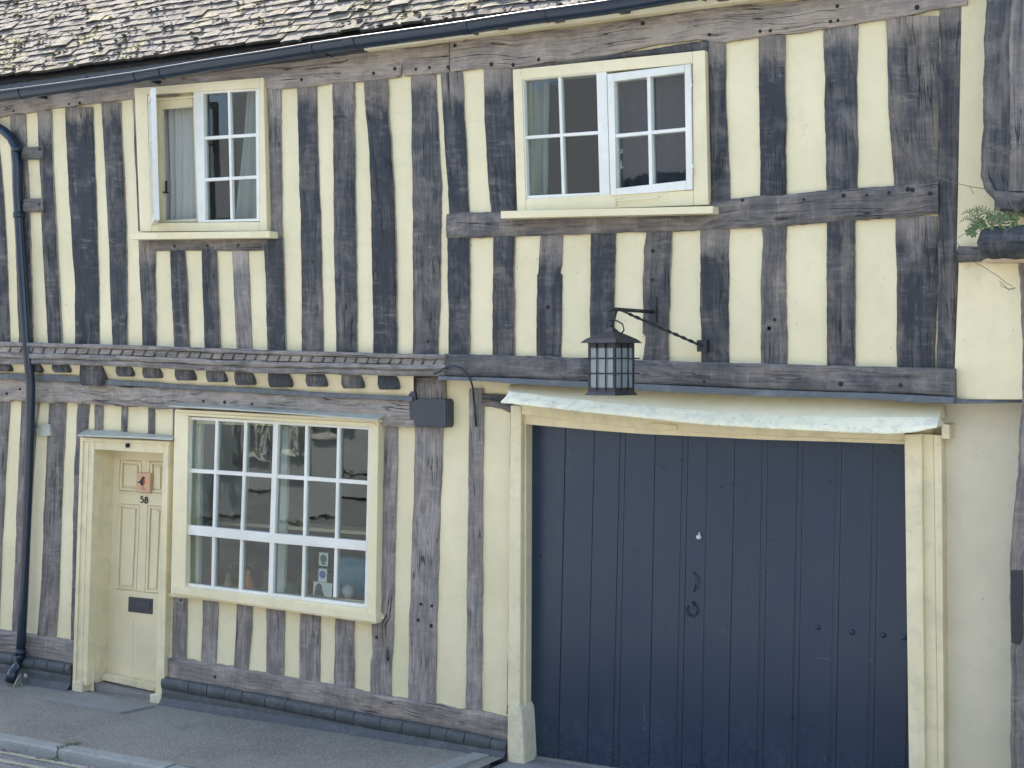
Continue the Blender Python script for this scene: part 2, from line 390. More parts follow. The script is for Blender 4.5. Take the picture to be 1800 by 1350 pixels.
def sheet(x0, x1, z0, z1, y, holes, step=.06, amp=.004, yfun=None):
    xs = sorted(set([x0 + (x1 - x0) * k / max(1, round((x1 - x0) / step)) for k in range(max(1, round((x1 - x0) / step)) + 1)] + [h[k] for h in holes for k in (0, 1) if x0 < h[k] < x1]))
    zs = sorted(set([z0 + (z1 - z0) * k / max(1, round((z1 - z0) / step)) for k in range(max(1, round((z1 - z0) / step)) + 1)] + [h[k] for h in holes for k in (2, 3) if z0 < h[k] < z1]))
    b = MB(); n = len(xs)
    for z in zs:
        for x in xs: b.v.append((x, (yfun(x, z) if yfun else y) + amp * nz(x * 2.3, z * 2.3, 7) + amp * .35 * nz(x * 9, z * 9, 3), z))
    for i in range(len(zs) - 1):
        for j in range(n - 1):
            cx, cz = (xs[j] + xs[j + 1]) / 2, (zs[i] + zs[i + 1]) / 2
            if any(h[0] < cx < h[1] and h[2] < cz < h[3] for h in holes): continue
            b.f.append([i * n + j, i * n + j + 1, (i + 1) * n + j + 1, (i + 1) * n + j]); b.m.append(0); b.sm.append(True); b.uv.append(None)
    return b
def hole(pxl, pxr, pyt, pyb, y):
    a = W(pxl, pyt, y); c = W(pxr, pyb, y); return (a.x, c.x, c.z, a.z)
hW1 = hole(256, 452, 158, 392, -.14); hW2 = hole(912, 1225, 138, 348, -.14)
hW3 = hole(322, 652, 745, 1060, -.06); hD = hole(160, 292, 785, 1260, -.03); hG = hole(925, 1605, 735, 1500, 0)
XL, XR = -10.0, W(1684, 300, YU).x
XM = W(778, 640, YU).x
sheet(XL, XM, 2.52, 4.85, YU, [hW1]).build('plaster_wall', M['plaster'], house, recalc=False)
sheet(XM, XR + .3, 2.44, 4.85, YU, [hW2]).build('plaster_wall', M['plaster'], house, recalc=False)
XRL = W(1805, 900, .03).x + .4
lw = sheet(XL, W(1640, 900, 0).x, -.1, 2.56, YL, [hW3, hD, hG]); lw.build('plaster_wall', M['plaster'], house, recalc=False)
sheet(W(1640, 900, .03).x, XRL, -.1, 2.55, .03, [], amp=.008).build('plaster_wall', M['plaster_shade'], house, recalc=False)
# shell: back, ends, floors, rooms
b = MB()
RIDGE_Y, PITCH = 3.6, R(46)
EY, EZ = -.24, 4.70
RZ = EZ + (RIDGE_Y - EY) * math.tan(PITCH)
b.box((-3.2, 7.3, 2.3), (7.2, .1, 2.5)); b.box((-10.05, 3.6, 2.3), (.05, 3.7, 2.5)); b.box((4.05, 3.9, 2.3), (.1, 3.5, 2.5))
b.build('outer_wall', M['plaster'], house)
b = MB()
for x0, x1, z0, z1, dep in ((-4.4, -1.5, 2.65, 4.62, 2.6), (-1.3, 2.9, 2.65, 4.62, 2.6), (-2.88, -.25, .25, 2.25, 2.4)):
    yb = .25
    b.face([(x0, yb + dep, z0), (x1, yb + dep, z0), (x1, yb + dep, z1), (x0, yb + dep, z1)])
    b.face([(x0, -.09 if z0 > 1 else .02, z0), (x0, yb + dep, z0), (x0, yb + dep, z1), (x0, -.09 if z0 > 1 else .02, z1)])
    b.face([(x1, -.09 if z0 > 1 else .02, z0), (x1, yb + dep, z0), (x1, yb + dep, z1), (x1, -.09 if z0 > 1 else .02, z1)])
    for z in (z0, z1): b.face([(x0, -.09 if z0 > 1 else .02, z), (x1, -.09 if z0 > 1 else .02, z), (x1, yb + dep, z), (x0, yb + dep, z)])
b.build('room', M['room'], house)

# ---- timbers
def resample(rows, step):
    out = []
    for a, c in zip(rows[:-1], rows[1:]):
        n = max(1, int(abs(c[0] - a[0]) / step))
        for k in range(n):
            t = k / n; out.append(tuple(lerp(a[i], c[i], t) for i in range(3)))
    out.append(tuple(rows[-1])); return out
tcount = [0]
def timber(name, rows, yf, yb, horiz=False, wear=.30, brown=.4, cracks=1.0, bare=0, pegs=(), parent=None, rough=1.0, mat=None, label=None, step=6, lean=0, M_=7, round_=.010):
    tcount[0] += 1; sd = tcount[0] * 3.77
    R_ = resample(rows, step); A = []; B = []
    for q in R_:
        a = W(q[0], q[1], yf) if horiz else W(q[1], q[0], yf); c = W(q[0], q[2], yf) if horiz else W(q[2], q[0], yf)
        A.append(a); B.append(c)
    grid, uvs, side = [], [], []
    L = 0
    for i, (a, c) in enumerate(zip(A, B)):
        if i: L += ((A[i] + B[i]) / 2 - (A[i - 1] + B[i - 1]) / 2).length
        d = (c - a); wd = d.length; d.normalize()
        na = (.006 * nz(L * 5, sd, 0) + .003 * nz(L * 22, sd, 1) + .0012 * nz(L * 80, sd, 5)) * rough
        nb = (.006 * nz(L * 5, sd, 9) + .003 * nz(L * 22, sd, 8) + .0012 * nz(L * 80, sd, 6)) * rough
        a2 = a + d * na; c2 = c + d * nb; row = []; ur = []
        for k in range(M_ + 1):
            u = (0, .035, .12, .3, .5, .7, .88, .965, 1)[k] if M_ == 8 else (0, .05, .2, .4, .6, .8, .95, 1)[k]
            p = a2.lerp(c2, u)
            e = min(u, 1 - u) * wd
            rd = round_ * (1 - min(1, e / .014)) ** 2
            p.y = yf + rd + (.0045 * nz(L * 4, u * 3, sd) + .002 * nz(L * 20, u * 6, sd)) * rough * (1 if e > .004 else .5)
            row.append(p); ur.append((u * wd + sd, L + sd))
        grid.append(row); uvs.append(ur)
    b = MB(); b.grid(grid, 0, True, uvs)
    sa = [[g_[0], Vector((g_[0].x, yb, g_[0].z))] for g_ in grid]; sb = [[g_[-1], Vector((g_[-1].x, yb, g_[-1].z))] for g_ in grid]
    b.grid(sa, 1, False); b.grid(sb, 1, False)
    for g_, uu in ((grid[0], uvs[0]), (grid[-1], uvs[-1])):
        b.grid([g_, [Vector((p.x, yb, p.z)) for p in g_]], 0, False, [uu, [(x + .0, y + .08) for x, y in uu]])
    for px, py in pegs:
        c = W(px, py, yf); r = random.uniform(.009, .014); n = 9
        ring = [Vector((c.x + r * math.cos(2 * math.pi * k / n), yf - .0035, c.z + r * math.sin(2 * math.pi * k / n))) for k in range(n)]
        b.face(ring, 2); b.grid([ring + ring[:1], [Vector((p.x, yf + .01, p.z)) for p in ring + ring[:1]]], 2, False)
    o = b.build(name, [mat or M['wood'], M['slop'], M['peg']], parent or house, recalc=True)
    o.color = (wear, brown, cracks, 1)
    if bare:
        at = o.data.attributes.new('bare', 'FLOAT', 'POINT'); zt = max(p.z for p in grid[0])
        for k, v in enumerate(o.data.vertices): at.data[k].value = max(0, 1 - (zt - v.co.z) / bare)
    if label: o['label'] = label
    return o

U_STUDS = [
 [(205, -30, -9), (300, -26, 1), (400, -18, 8), (500, -14, 12), (604, -12, 16)],
 [(201, 16, 42), (260, 18, 45), (330, 23, 48), (450, 27, 52), (606, 32, 57)],
 [(194, 64, 87), (260, 66, 89), (330, 70, 92), (430, 73, 98), (607, 83, 107)],
 [(188, 112, 161), (260, 115, 164), (330, 119, 167), (450, 126, 170), (500, 130, 172), (608, 130, 173)],
 [(180, 176, 210), (260, 181, 213), (330, 185, 217), (450, 190, 221), (609, 196, 222)],
 [(172, 231, 242), (260, 235, 247), (406, 241, 252)],
 [(420, 242, 271), (480, 244, 271), (540, 247, 272), (611, 249, 273)],
 [(437, 297, 323), (500, 299, 327), (612, 305, 331)],
 [(437, 353, 378), (500, 354, 381), (614, 358, 385)],
 [(437, 406, 434), (500, 409, 437), (615, 414, 441)],
 [(154, 468, 491), (300, 474, 493), (416, 476, 495)],
 [(418, 462, 495), (441, 463, 496), (520, 466, 498), (617, 468, 500)],
 [(149, 520, 555), (250, 523, 557), (330, 525, 560), (450, 528, 564), (619, 529, 567)],
 [(142, 583, 621), (250, 584, 622), (330, 585, 623), (450, 586, 625), (621, 590, 626)],
 [(137, 638, 679), (200, 642, 682), (250, 646, 686), (330, 650, 691), (450, 652, 694), (622, 655, 697)],
 [(131, 721, 764), (250, 722, 770), (330, 724, 775), (450, 724, 773), (540, 725, 772), (624, 724, 768)],
 [(127, 773, 811), (250, 780, 818), (330, 786, 821), (376, 788, 823)],
 [(416, 785, 824), (500, 786, 824), (626, 787, 824)],
 [(118, 848, 902), (200, 850, 903), (250, 852, 904), (330, 858, 906), (374, 861, 907)],
 [(70, 1243, 1273), (200, 1246, 1276), (355, 1248, 1282)],
 [(62, 1332, 1378), (200, 1334, 1380), (348, 1336, 1381)],
 [(44, 1446, 1508), (120, 1448, 1506), (200, 1449, 1506), (338, 1452, 1507)],
 [(28, 1556, 1650), (120, 1559, 1650), (200, 1562, 1649), (330, 1570, 1648)],
 [(414, 865, 903), (500, 865, 902), (627, 865, 902)],
 [(412, 949, 988), (465, 946, 987), (471, 946, 985), (480, 945, 984), (484, 943, 987), (560, 942, 986), (628, 942, 985)],
 [(408, 1037, 1081), (530, 1036, 1078), (631, 1036, 1078)],
 [(405, 1136, 1179), (440, 1131, 1179), (500, 1129, 1176), (585, 1128, 1175), (592, 1133, 1174), (634, 1128, 1174)],
 [(400, 1230, 1280), (500, 1230, 1280), (638, 1232, 1280)],
 [(396, 1337, 1381), (425, 1340, 1380), (500, 1337, 1381), (641, 1337, 1382)],
 [(387, 1452, 1502), (500, 1452, 1502), (644, 1453, 1502)],
 [(380, 1573, 1647), (500, 1575, 1647), (646, 1576, 1643)],
 [(8, 1652, 1695), (200, 1650, 1689), (330, 1649, 1683), (500, 1647, 1683), (650, 1646, 1681)],
]
upegs = {24: [(963, 540)], 26: [(1148, 441), (1147, 492)], 28: [(1362, 562), (1352, 577), (1440 - 88, 577)], 15: [(752, 600)], 29: []}
for i, r_ in enumerate(U_STUDS):
    we = {9: .62, 10: .5, 5: .35, 15: .36, 28: .42, 22: .36, 31: .30, 26: .34}.get(i, random.uniform(.20, .33))
    br = {22: .7, 26: .8, 23: .7, 28: .5}.get(i, random.uniform(.1, .6))
    dy = -.004 * ((i * 7) % 3)
    timber('stud', r_, TU + dy, YU + .04, wear=we, brown=br, pegs=upegs.get(i, ()), M_=7, bare=random.uniform(.18, .42) if r_[0][0] < 206 else (.30 if r_[-1][0] > 600 and i % 3 == 0 else 0))
    # bare wood under the eaves where the stain never reached
    if r_[0][0] < 210 and i not in (5,):
        k = r_[0]; h = 16 + (i * 5) % 12
        xl = lerp(r_[0][1], r_[1][1], h / (r_[1][0] - r_[0][0])); xr = lerp(r_[0][2], r_[1][2], h / (r_[1][0] - r_[0][0]))

L_STUDS = [
 [(700, -18, 16), (800, -19, 10), (915, -22, 4), (1000, -25, 0), (1115, -28, -4)],
 [(702, 36, 67), (760, 34, 60), (915, 27, 50), (1000, 24, 45), (1118, 19, 40)],
 [(706, 85, 115), (780, 81, 111), (864, 77, 107), (1000, 72, 103), (1060, 68, 100), (1126, 63, 96)],
 [(710, 135, 155), (770, 132, 152), (850, 128, 146), (1000, 126, 140), (1130, 122, 138)],
 [(712, 164, 178), (762, 164, 178)], [(712, 212, 222), (764, 211, 221)], [(714, 259, 270), (768, 258, 270)], [(716, 303, 309), (775, 302, 308)],
 [(1036, 303, 327), (1100, 302, 326), (1164, 301, 325)],
 [(1040, 355, 382), (1100, 354, 381), (1170, 352, 378)],
 [(1045, 415, 442), (1110, 413, 440), (1178, 409, 433)],
 [(1055, 467, 499), (1120, 467, 498), (1190, 466, 496)],
 [(1060, 526, 561), (1120, 525, 561), (1202, 524, 560)],
 [(1070, 588, 621), (1120, 587, 620), (1216, 585, 621)],
 [(742, 678, 697), (800, 673, 697), (860, 671, 696), (1000, 668, 692), (1085, 660, 691), (1098, 652, 690), (1150, 653, 688), (1165, 650, 687), (1230, 649, 685)],
 [(748, 728, 778), (860, 726, 774), (1000, 721, 769), (1130, 717, 766), (1242, 716, 764)],
 [(683, 823, 848), (760, 823, 848), (860, 822, 846), (1000, 820, 846), (1120, 819, 846), (1256, 817, 844)],
]
for i, r_ in enumerate(L_STUDS):
    timber('stud', r_, TL - .003 * ((i * 5) % 3), YL + .04, wear=random.uniform(.60, .72) if i > 7 else random.uniform(.44, .54), brown=random.uniform(.05, .35), cracks=1,
           pegs={15: [(740, 1062), (759, 1065), (758, 1100), (735, 1090)], 14: [(662, 1120), (682, 1158)], 8: [(318, 1055)]}.get(i, ()))
timber('stud', [(664, 727, 779), (706, 727, 779)], -.05, YL + .04, wear=.5)
# plates and rails
timber('wall_plate', [(-300, 215, 250), (-100, 190, 224), (0, 168, 204), (110, 153, 188), (236, 135, 172), (350, 120, 160), (463, 100, 150), (469, 100, 157), (555, 92, 150), (640, 85, 141), (700, 80, 134), (708, 84, 104), (740, 82, 101), (789, 76, 97)],
       -.140, YU + .04, True, wear=.80, brown=.75, pegs=[(24, 195), (121, 183), (140, 181), (657, 129), (694, 121), (530, 140)], rough=1.3)
timber('wall_plate', [(708, 104, 133), (750, 101, 130), (789, 98, 127)], -.136, YU + .04, True, wear=.76, brown=.7, pegs=[(731, 122), (755, 119)])
timber('wall_plate', [(791, 70, 127), (840, 62, 120), (905, 60, 117), (985, 52, 107), (1079, 40, 95), (1155, 28, 77), (1224, 15, 69), (1275, 9, 74), (1340, 7, 62), (1417, -2, 55), (1509, -14, 41), (1555, -20, 33), (1654, -34, 15), (1700, -40, 9)],
       -.140, YU + .04, True, wear=.80, brown=.65, pegs=[(788 + 12, 80), (788, 118), (864, 113), (902, 114), (947, 105), (1130, 41), (1247, 61), (1336, 55), (1354, 54), (1460, 38), (1473, 36), (1612, 13), (1472, 11)], rough=1.4)
timber('shadow_strip', [(900, 116, 124), (1000, 104, 112), (1100, 92, 101), (1200, 76, 93), (1243, 69, 90)], -.128, YU + .03, True, wear=.35, brown=.3)  # dark timber added to stand for the shadow gap over the window
timber('rail', [(262, 419, 441), (350, 418, 441), (468, 417, 441)], -.126, YU + .04, True, wear=.45, brown=.8, pegs=[(307, 433), (365, 432), (419, 431)])
timber('rail', [(784, 377, 419), (800, 373, 419), (860, 373, 417), (900, 371, 415), (1000, 366, 412), (1085, 362, 409), (1165, 360, 408), (1230, 357, 404), (1283, 349, 402), (1335, 345, 399), (1378, 341, 397), (1450, 335, 391), (1510, 329, 386), (1572, 327, 383), (1649, 318, 376)],
       -.134, YU + .04, True, wear=.44, brown=.85, pegs=[(1305, 352), (1413, 351), (1483, 344), (1524, 343), (1563, 339), (1596, 333), (1604, 334), (1635, 340)], rough=1.4)
BR_TOP = [(-300, 592), (0, 601), (230, 607), (460, 615), (782, 624)]; BR_BOT = [(-300, 630), (0, 640), (180, 642), (300, 649), (460, 656), (782, 662)]
def interp(tab, x):
    for a, c in zip(tab[:-1], tab[1:]):
        if a[0] <= x <= c[0]: return lerp(a[1], c[1], (x - a[0]) / (c[0] - a[0]))
    return tab[0][1] if x < tab[0][0] else tab[-1][1]
def br_band(f0, f1, yf, we, name='bressumer'):
    rows = [(x, lerp(interp(BR_TOP, x), interp(BR_BOT, x), f0), lerp(interp(BR_TOP, x), interp(BR_BOT, x), f1)) for x in (-300, -100, 0, 115, 230, 345, 460, 560, 680, 782)]
    return timber(name, rows, yf, -.06, True, wear=we, brown=.15, rough=.9)
bre = br_band(0, .20, -.190, .66)
br_band(.20, .48, -.160, .50); br_band(.48, .72, -.182, .66); br_band(.72, 1, -.168, .62)
# carved leaf blocks of the moulding
b = MB(); x = -295.0; k = 0
while x < 770:
    wd = 17.0 + 3 * nz(x * .05, 2, 1); t = interp(BR_TOP, x); bt = interp(BR_BOT, x)
    y0 = lerp(t, bt, .22); y1 = lerp(t, bt, .47); sh = 3.0
    b.poly([(x + sh, y0), (x + wd + sh, y0 + .4), (x + wd + .5, (y0 + y1) / 2), (x + wd - 1.5, y1), (x, y1), (x + 2.5, (y0 + y1) / 2)], -.172, -.155, 0, .003)
    x += wd + 2.6; k += 1
o = b.build('carved_moulding', M['wood'], house); o.color = (.66, .15, .4, 1)
uvl = o.data.uv_layers.new(name='UVMap')
for p in o.data.polygons:
    for li in p.loop_indices:
        co = o.data.vertices[o.data.loops[li].vertex_index].co; uvl.data[li].uv = (co.z, co.x)
timber('bressumer', [(780, 622, 660), (900, 625, 664), (1000, 628, 669), (1130, 633, 674), (1280, 638, 681), (1400, 641, 686), (1540, 644, 690), (1678, 648, 697)], -.165, -.06, True, wear=.40, brown=.25, cracks=.6, pegs=[(1238, 671), (1583, 677), (1478, 675)], rough=.9)
b = MB()
pt = [(770, 661), (905, 665), (1130, 675), (1280, 682), (1400, 687), (1540, 691), (1677, 698)]; pb = [(1677, 710), (1600, 707), (1540, 702), (1450, 699), (1340, 697), (1250, 692), (1200, 691), (1130, 686), (1000, 680), (905, 675), (850, 670), (770, 668)]
b.poly(pt + pb, -.185, -.03, 0, .004); b.build('lead_flashing', M['lead'], house)
# cove of plaster with joist ends under the left bressumer
def cove(x, z): return 0
rows = []
CT = [(-300, 628), (0, 640), (180, 642), (460, 656), (782, 663)]; CB = [(-300, 645), (0, 657), (140, 662), (180, 668), (230, 670), (330, 678), (460, 684), (560, 691), (700, 697), (740, 699)]
for k in range(7):
    v = k / 6; yy = -.135 + .095 * v ** .7; r = []
    for j in range(110):
        px = lerp(-300, 727, j / 109); r.append(W(px, lerp(interp(CT, px) - 4, interp(CB, px) + 5, v), yy + .004 * nz(px * .03, v * 3, 2)))
    rows.append(r)
b = MB(); b.grid(rows, 0, True); b.build('plaster_cove', M['plaster'], house)
JO = [(-10, 15, 641, 653), (50, 68, 640, 655), (90, 118, 640, 655), (139, 177, 641, 678), (202, 229, 645, 662), (249, 278, 646, 665), (306, 338, 649, 669), (361, 392, 651, 672), (411, 442, 653, 677), (470, 507, 657, 681), (536, 569, 659, 680), (599, 634, 661, 683), (663, 696, 663, 685)]
for x0, x1, y0, y1 in JO:
    o = timber('joist_end', [(y0 - 4, x0 + 1, x1), ((y0 + y1) / 2, x0, x1 + 1), (y1 - 3, x0 + 2, x1), (y1, x0 + 5, x1 - 3)], -.128, .0, wear=random.uniform(.22, .36), brown=1.0, step=3, round_=.004, rough=.4)
    o.data.materials[1] = M['plinth']
# middle beam with its slate-grey weathering strip
timber('middle_beam', [(-300, 650, 690), (-100, 655, 700), (0, 664, 705), (110, 669, 709), (180, 676, 712), (300, 681, 719), (450, 688, 732), (560, 694, 740), (676, 699, 748), (728, 700, 750)], -.06, .03, True, wear=.80, brown=.5, rough=3.0, cracks=1,
       pegs=[(12, 692), (35, 684), (358, 705), (395, 707), (443, 710), (640, 715)])
b = MB(); tp = [(x, interp(CB, x) - 1) for x in (-300, 0, 60, 140, 180, 260, 330, 400, 460, 560, 640, 724)]; bt = [(x, interp(CB, x) + (9 if x < 200 else 7) + 2 * nz(x * .02, 3, 3)) for x in (724, 640, 560, 460, 400, 330, 260, 180, 140, 60, 0, -300)]
b.poly(tp + bt, -.088, -.02, 0, .004); b.build('weathering_strip', M['lead'], house)
b = MB(); b.poly([(727, 705), (735, 701), (783, 701), (787, 706), (787, 747), (784, 752), (730, 750), (727, 745)], -.075, -.0, 0, .006)
b.poly([(718, 694), (722, 688), (729, 687), (731, 700), (731, 738), (720, 738)], -.068, 0, 0, .005); b.poly([(780, 701), (784, 705), (784, 749), (780, 751)], -.082, -.0, 0, .003)
b.build('iron_strap', M['ironface'], house)
timber('brace', [(846, 692, 703), (870, 693, 705), (899, 695, 708)], -.03, .03, True, wear=.25, brown=.2)
timber('brace', [(846, 704, 714), (862, 704, 715), (880, 706, 719), (899, 709, 728)], -.026, .03, True, wear=.55, brown=.2)
timber('stud', [(725, 896, 899), (900, 895, 899), (1100, 892, 897), (1256, 889, 893)], -.03, .03, wear=.3)
# sill beams and plinth
timber('sill_beam', [(-300, 1062, 1102), (-100, 1090, 1130), (0, 1107, 1147), (60, 1115, 1157), (128, 1126, 1170)], -.030, .04, True, wear=.66, brown=.3)
timber('sill_beam', [(297, 1156, 1196), (330, 1159, 1201), (460, 1182, 1224), (580, 1205, 1246), (690, 1226, 1266), (830, 1248, 1290), (892, 1260, 1304)], -.034, .04, True, wear=.66, brown=.6, rough=2.0, pegs=[(378, 1190)])
def plinth(x0, x1, top, bot):
    b = MB(); x = x0; j = 0
    while x < x1:                                     # rounded top course, one brick after another
        w_ = random.uniform(22, 48) if top[0][0] > 100 else random.uniform(20, 40)
        w_ = min(w_, x1 - x)
        if w_ < 5: break
        rr = []
        for e in (.6, w_ * .3, w_ * .7, w_ - .6):
            px = x + e; zt = W(px, interp(top, px), -.07).z; X = W(px, 1200, -.07).x; zb = zt - .085; jj = .004 * nz(j * 3.1, e, 2)
            if e in (.6, w_ - .6): s_ = .0009
            else: s_ = 0
            rr.append([Vector((X, .0, zt - .004 - s_)), Vector((X, -.03, zt - s_ + jj)), Vector((X, -.060 + s_, zt - .005 + jj)), Vector((X, -.076 + s_ + jj, zt - .018)), Vector((X, -.081 + s_ + jj, zt - .040)), Vector((X, -.080 + s_, zt - .075)), Vector((X, -.07, zb))])
        b.grid(rr, 0, True); b.face(rr[0]); b.face(rr[-1][::-1]); x += w_; j += 1
    n = 60; rows = [[], [], [], [], [], [], []]
    for k in range(n + 1):
        px = lerp(x0, x1, k / n); zt = W(px, interp(top, px), -.07).z; X = W(px, 1200, -.07).x
        for q, (yy, dz) in enumerate(((-.05, -.075), (-.066, -.085), (-.070, -.12), (-.069, -.16), (-.071, -.19), (-.074, -.24), (-.075, -.5))):
            rows[q].append(Vector((X, yy + .005 * nz(X * 7, q * 1.3, 4) + .003 * nz(X * 25, q * 2, 1), zt + dz)))
    b.grid(rows, 0, True)
    b.grid([[Vector((p.x, -.07, .05 + .008 * nz(p.x * 4, 1, 1))) for p in rows[0]], [Vector((p.x, -.088, .024 + .004 * nz(p.x * 6, 2, 1))) for p in rows[0]], [Vector((p.x, -.118 + .012 * nz(p.x * 3, 3, 1), .001)) for p in rows[0]]], 0, True)
    # second course joints
    x = x0 + 14; 
    while False:
        w_ = 62 + 8 * nz(x, 1, 1); zt = W(x, interp(top, x), -.07).z
        for c in (0,):
            a = W(x + 1, interp(top, x) + 26, -.078); e = W(x + w_ - 1, interp(top, x + w_) + 26, -.078)
            P = [Vector((a.x, 0, a.z + .02)), Vector((e.x, 0, e.z + .02)), Vector((e.x, 0, e.z - .035)), Vector((a.x, 0, a.z - .035))]
            b.poly(P, -.079, -.05, 0, .006, world=True)
        x += w_ + 1.5
    return b
plinth(-300, 124, [(-300, 1092), (-100, 1128), (0, 1147), (124, 1168)], None).build('plinth', M['plinth'], house)
plinth(284, 890, [(284, 1190), (460, 1221), (600, 1248), (710, 1269), (800, 1285), (890, 1303)], None).build('plinth', M['plinth'], house)

# ---- roof of hand-made plain tiles
NR = 70; GA = .077
b = MB(); ms = MB()
cp, sp_ = math.cos(PITCH), math.sin(PITCH)
def roof_pt(x, s, h=0):    # s up the slope, h off the slope
    sag = .028 * nz(x * .35, s * .3, 11) + .012 * nz(x * 1.2, s * .9, 4)
    return Vector((x, EY + s * cp - (h + sag) * sp_, EZ + s * sp_ + (h + sag) * cp))
EDGE = [(W(px, py, EY).x, W(px, py, EY).z) for px, py in ((-300, 168), (0, 137), (230, 108), (460, 77), (610, 62), (810, 38), (910, 25), (1060, 2))]
for r in range(NR):
    x = XL - .3 + (.083 if r % 2 else 0)
    while x < 4.3:
        wt = .160 + random.uniform(-.004, .002); s0 = r * GA + random.uniform(-.005, .005) + .008 * nz(x * 1.4, r * .7, 9); ln = .26
        dz0 = (interp(EDGE, x) - EZ) * max(0, 1 - r / 20)
        tilt = random.uniform(-.004, .004); lift = random.uniform(0, .006) + (.012 if random.random() < .04 else 0); tw = random.uniform(-.003, .003); th = .021; rnd = random.random()
        if random.random() < .03: s0 -= .03
        cam_ = random.uniform(.000, .004)
        near = x > -6.5 and r < 30
        P = []
        nn = 4 if near else 1
        for q in range(nn + 1):
            u = q / nn; c_ = cam_ * 4 * u * (1 - u)
            jag = random.uniform(-.0045, .0045) if near else 0
            lo = roof_pt(x + u * wt, s0 + jag + tw * (u - .5) * 2, .024 + lift + tilt * u + c_); hi = roof_pt(x + u * wt, s0 + ln, .002 + c_ * .5)
            lo.z += dz0; hi.z += dz0
            nv = Vector((0, sp_, -cp)) * th
            P.append((lo, hi, lo + nv))
        uvc = [(rnd, 0)] * 4
        for q in range(nn):
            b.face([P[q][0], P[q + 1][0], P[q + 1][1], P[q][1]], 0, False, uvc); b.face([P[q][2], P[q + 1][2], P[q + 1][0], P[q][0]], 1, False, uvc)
        b.face([P[0][2], P[0][0], P[0][1]], 0, False, uvc[:3]); b.face([P[-1][0], P[-1][2], P[-1][1]], 0, False, uvc[:3])
        if near:
            if random.random() < .55 + .5 * nz(x * .8, r * .12, 5):
                for _ in range(random.randint(1, 4)):
                    c = roof_pt(x + random.uniform(0, wt), s0 + random.uniform(-.005, .05), .036); c.z += dz0; ms.lump(c, random.uniform(.004, .013) if random.random() < .93 else .017, 6, random.choice((0, 0, 1)), random.random() * 50, (1.6, 1.1, .6))
        x += wt + random.uniform(.002, .006)
roof = b.build('roof', [M['tile'], mat_plain('shaded_tile_edge', (.045, .043, .036), .95, var=.5, scale=25)], house)  # tile fronts coloured dark to draw the shadow line under each course
M['lichen'] = mat_plain('yellow_lichen', (.26, .235, .09), 1, bump=.008, var=.4, scale=50)
tag(ms.build('moss', [M['moss'], M['lichen']], roof), kind='stuff')
b = MB()
b.face([roof_pt(XL - .3, 0, -.03), roof_pt(4.3, 0, -.03), Vector((4.3, RIDGE_Y, RZ - .06)), Vector((XL - .3, RIDGE_Y, RZ - .06))])
b.face([(XL - .3, RIDGE_Y, RZ), (4.3, RIDGE_Y, RZ), (4.3, 7.7, 4.7), (XL - .3, 7.7, 4.7)])
for X in (XL - .05, 4.1): b.face([(X, -.1, 4.6), (X, 7.4, 4.6), (X, RIDGE_Y, RZ - .1)])
b.build('roof_boarding', M['peg'], roof, recalc=False)
# soffit strip and rafter feet
XS = W(640, 90, -.2).x
b = MB(); b.poly([Vector((XS, 0, 4.58)), Vector((4.1, 0, 4.58)), Vector((4.1, 0, 4.68)), Vector((XS, 0, 4.68))], -.20, -.105, 0, 0, world=True); b.build('soffit_board', M['plaster'], roof)
b = MB(); b.poly([Vector((XL, 0, 4.58)), Vector((XS, 0, 4.58)), Vector((XS, 0, 4.68)), Vector((XL, 0, 4.68))], -.20, -.105, 0, 0, world=True); b.build('soffit_board', M['ironface'], roof)
for px in (35, 150, 290, 420, 610, 750, 880, 980, 1095, 1268, 1400, 1540):
    b = MB(); c = W(px, interp([(0, 165), (1250, 2), (1800, -60)], px), -.24); b.box((c.x, -.18, 4.615), (.03, .09, .022)); b.build('rafter_foot', M['plinth'], roof)
# gutter
GY = -.33
GL = [(-300, 203), (0, 161), (115, 146), (232, 129), (350, 109), (460, 92), (545, 78), (618, 67), (720, 53), (812, 40), (905, 25), (1060, 4), (1250, -28), (1500, -68), (1690, -96)]
b = MB(); path = []
for k in range(100):
    px = lerp(-300, 1640, k / 99); p = W(px, interp(GL, px), GY - .055); path.append(p)
rows = []
for p in path:
    r = []
    for q in range(13):
        a = math.pi * q / 12; r.append(Vector((p.x, GY - .055 * math.cos(a), p.z - .062 * math.sin(a))))
    r = [Vector((p.x, GY - .061, p.z - .002)), Vector((p.x, GY - .061, p.z + .004)), Vector((p.x, GY - .054, p.z + .004))] + r + [Vector((p.x, GY + .06, p.z + .004))]
    rows.append(r)
b.grid(rows, 0, True)
rows = [[Vector((v.x, GY + (v.y - GY) * .93, p.z + (v.z - p.z) * .93)) for v in r] for r, p in zip(rows, path)]
b.grid(rows, 0, True, flip=True)
gut = b.build('gutter', M['black'], house, recalc=False)
b = MB(); b.tube([p + Vector((0, -.006, .004)) for p in path], .0062, 10); b.build('gutter_lip', mat_plain('highlight_lip', (.05, .062, .075), .38, spec=.7), gut)  # lip coloured paler than the gutter to paint its sunlit highlight
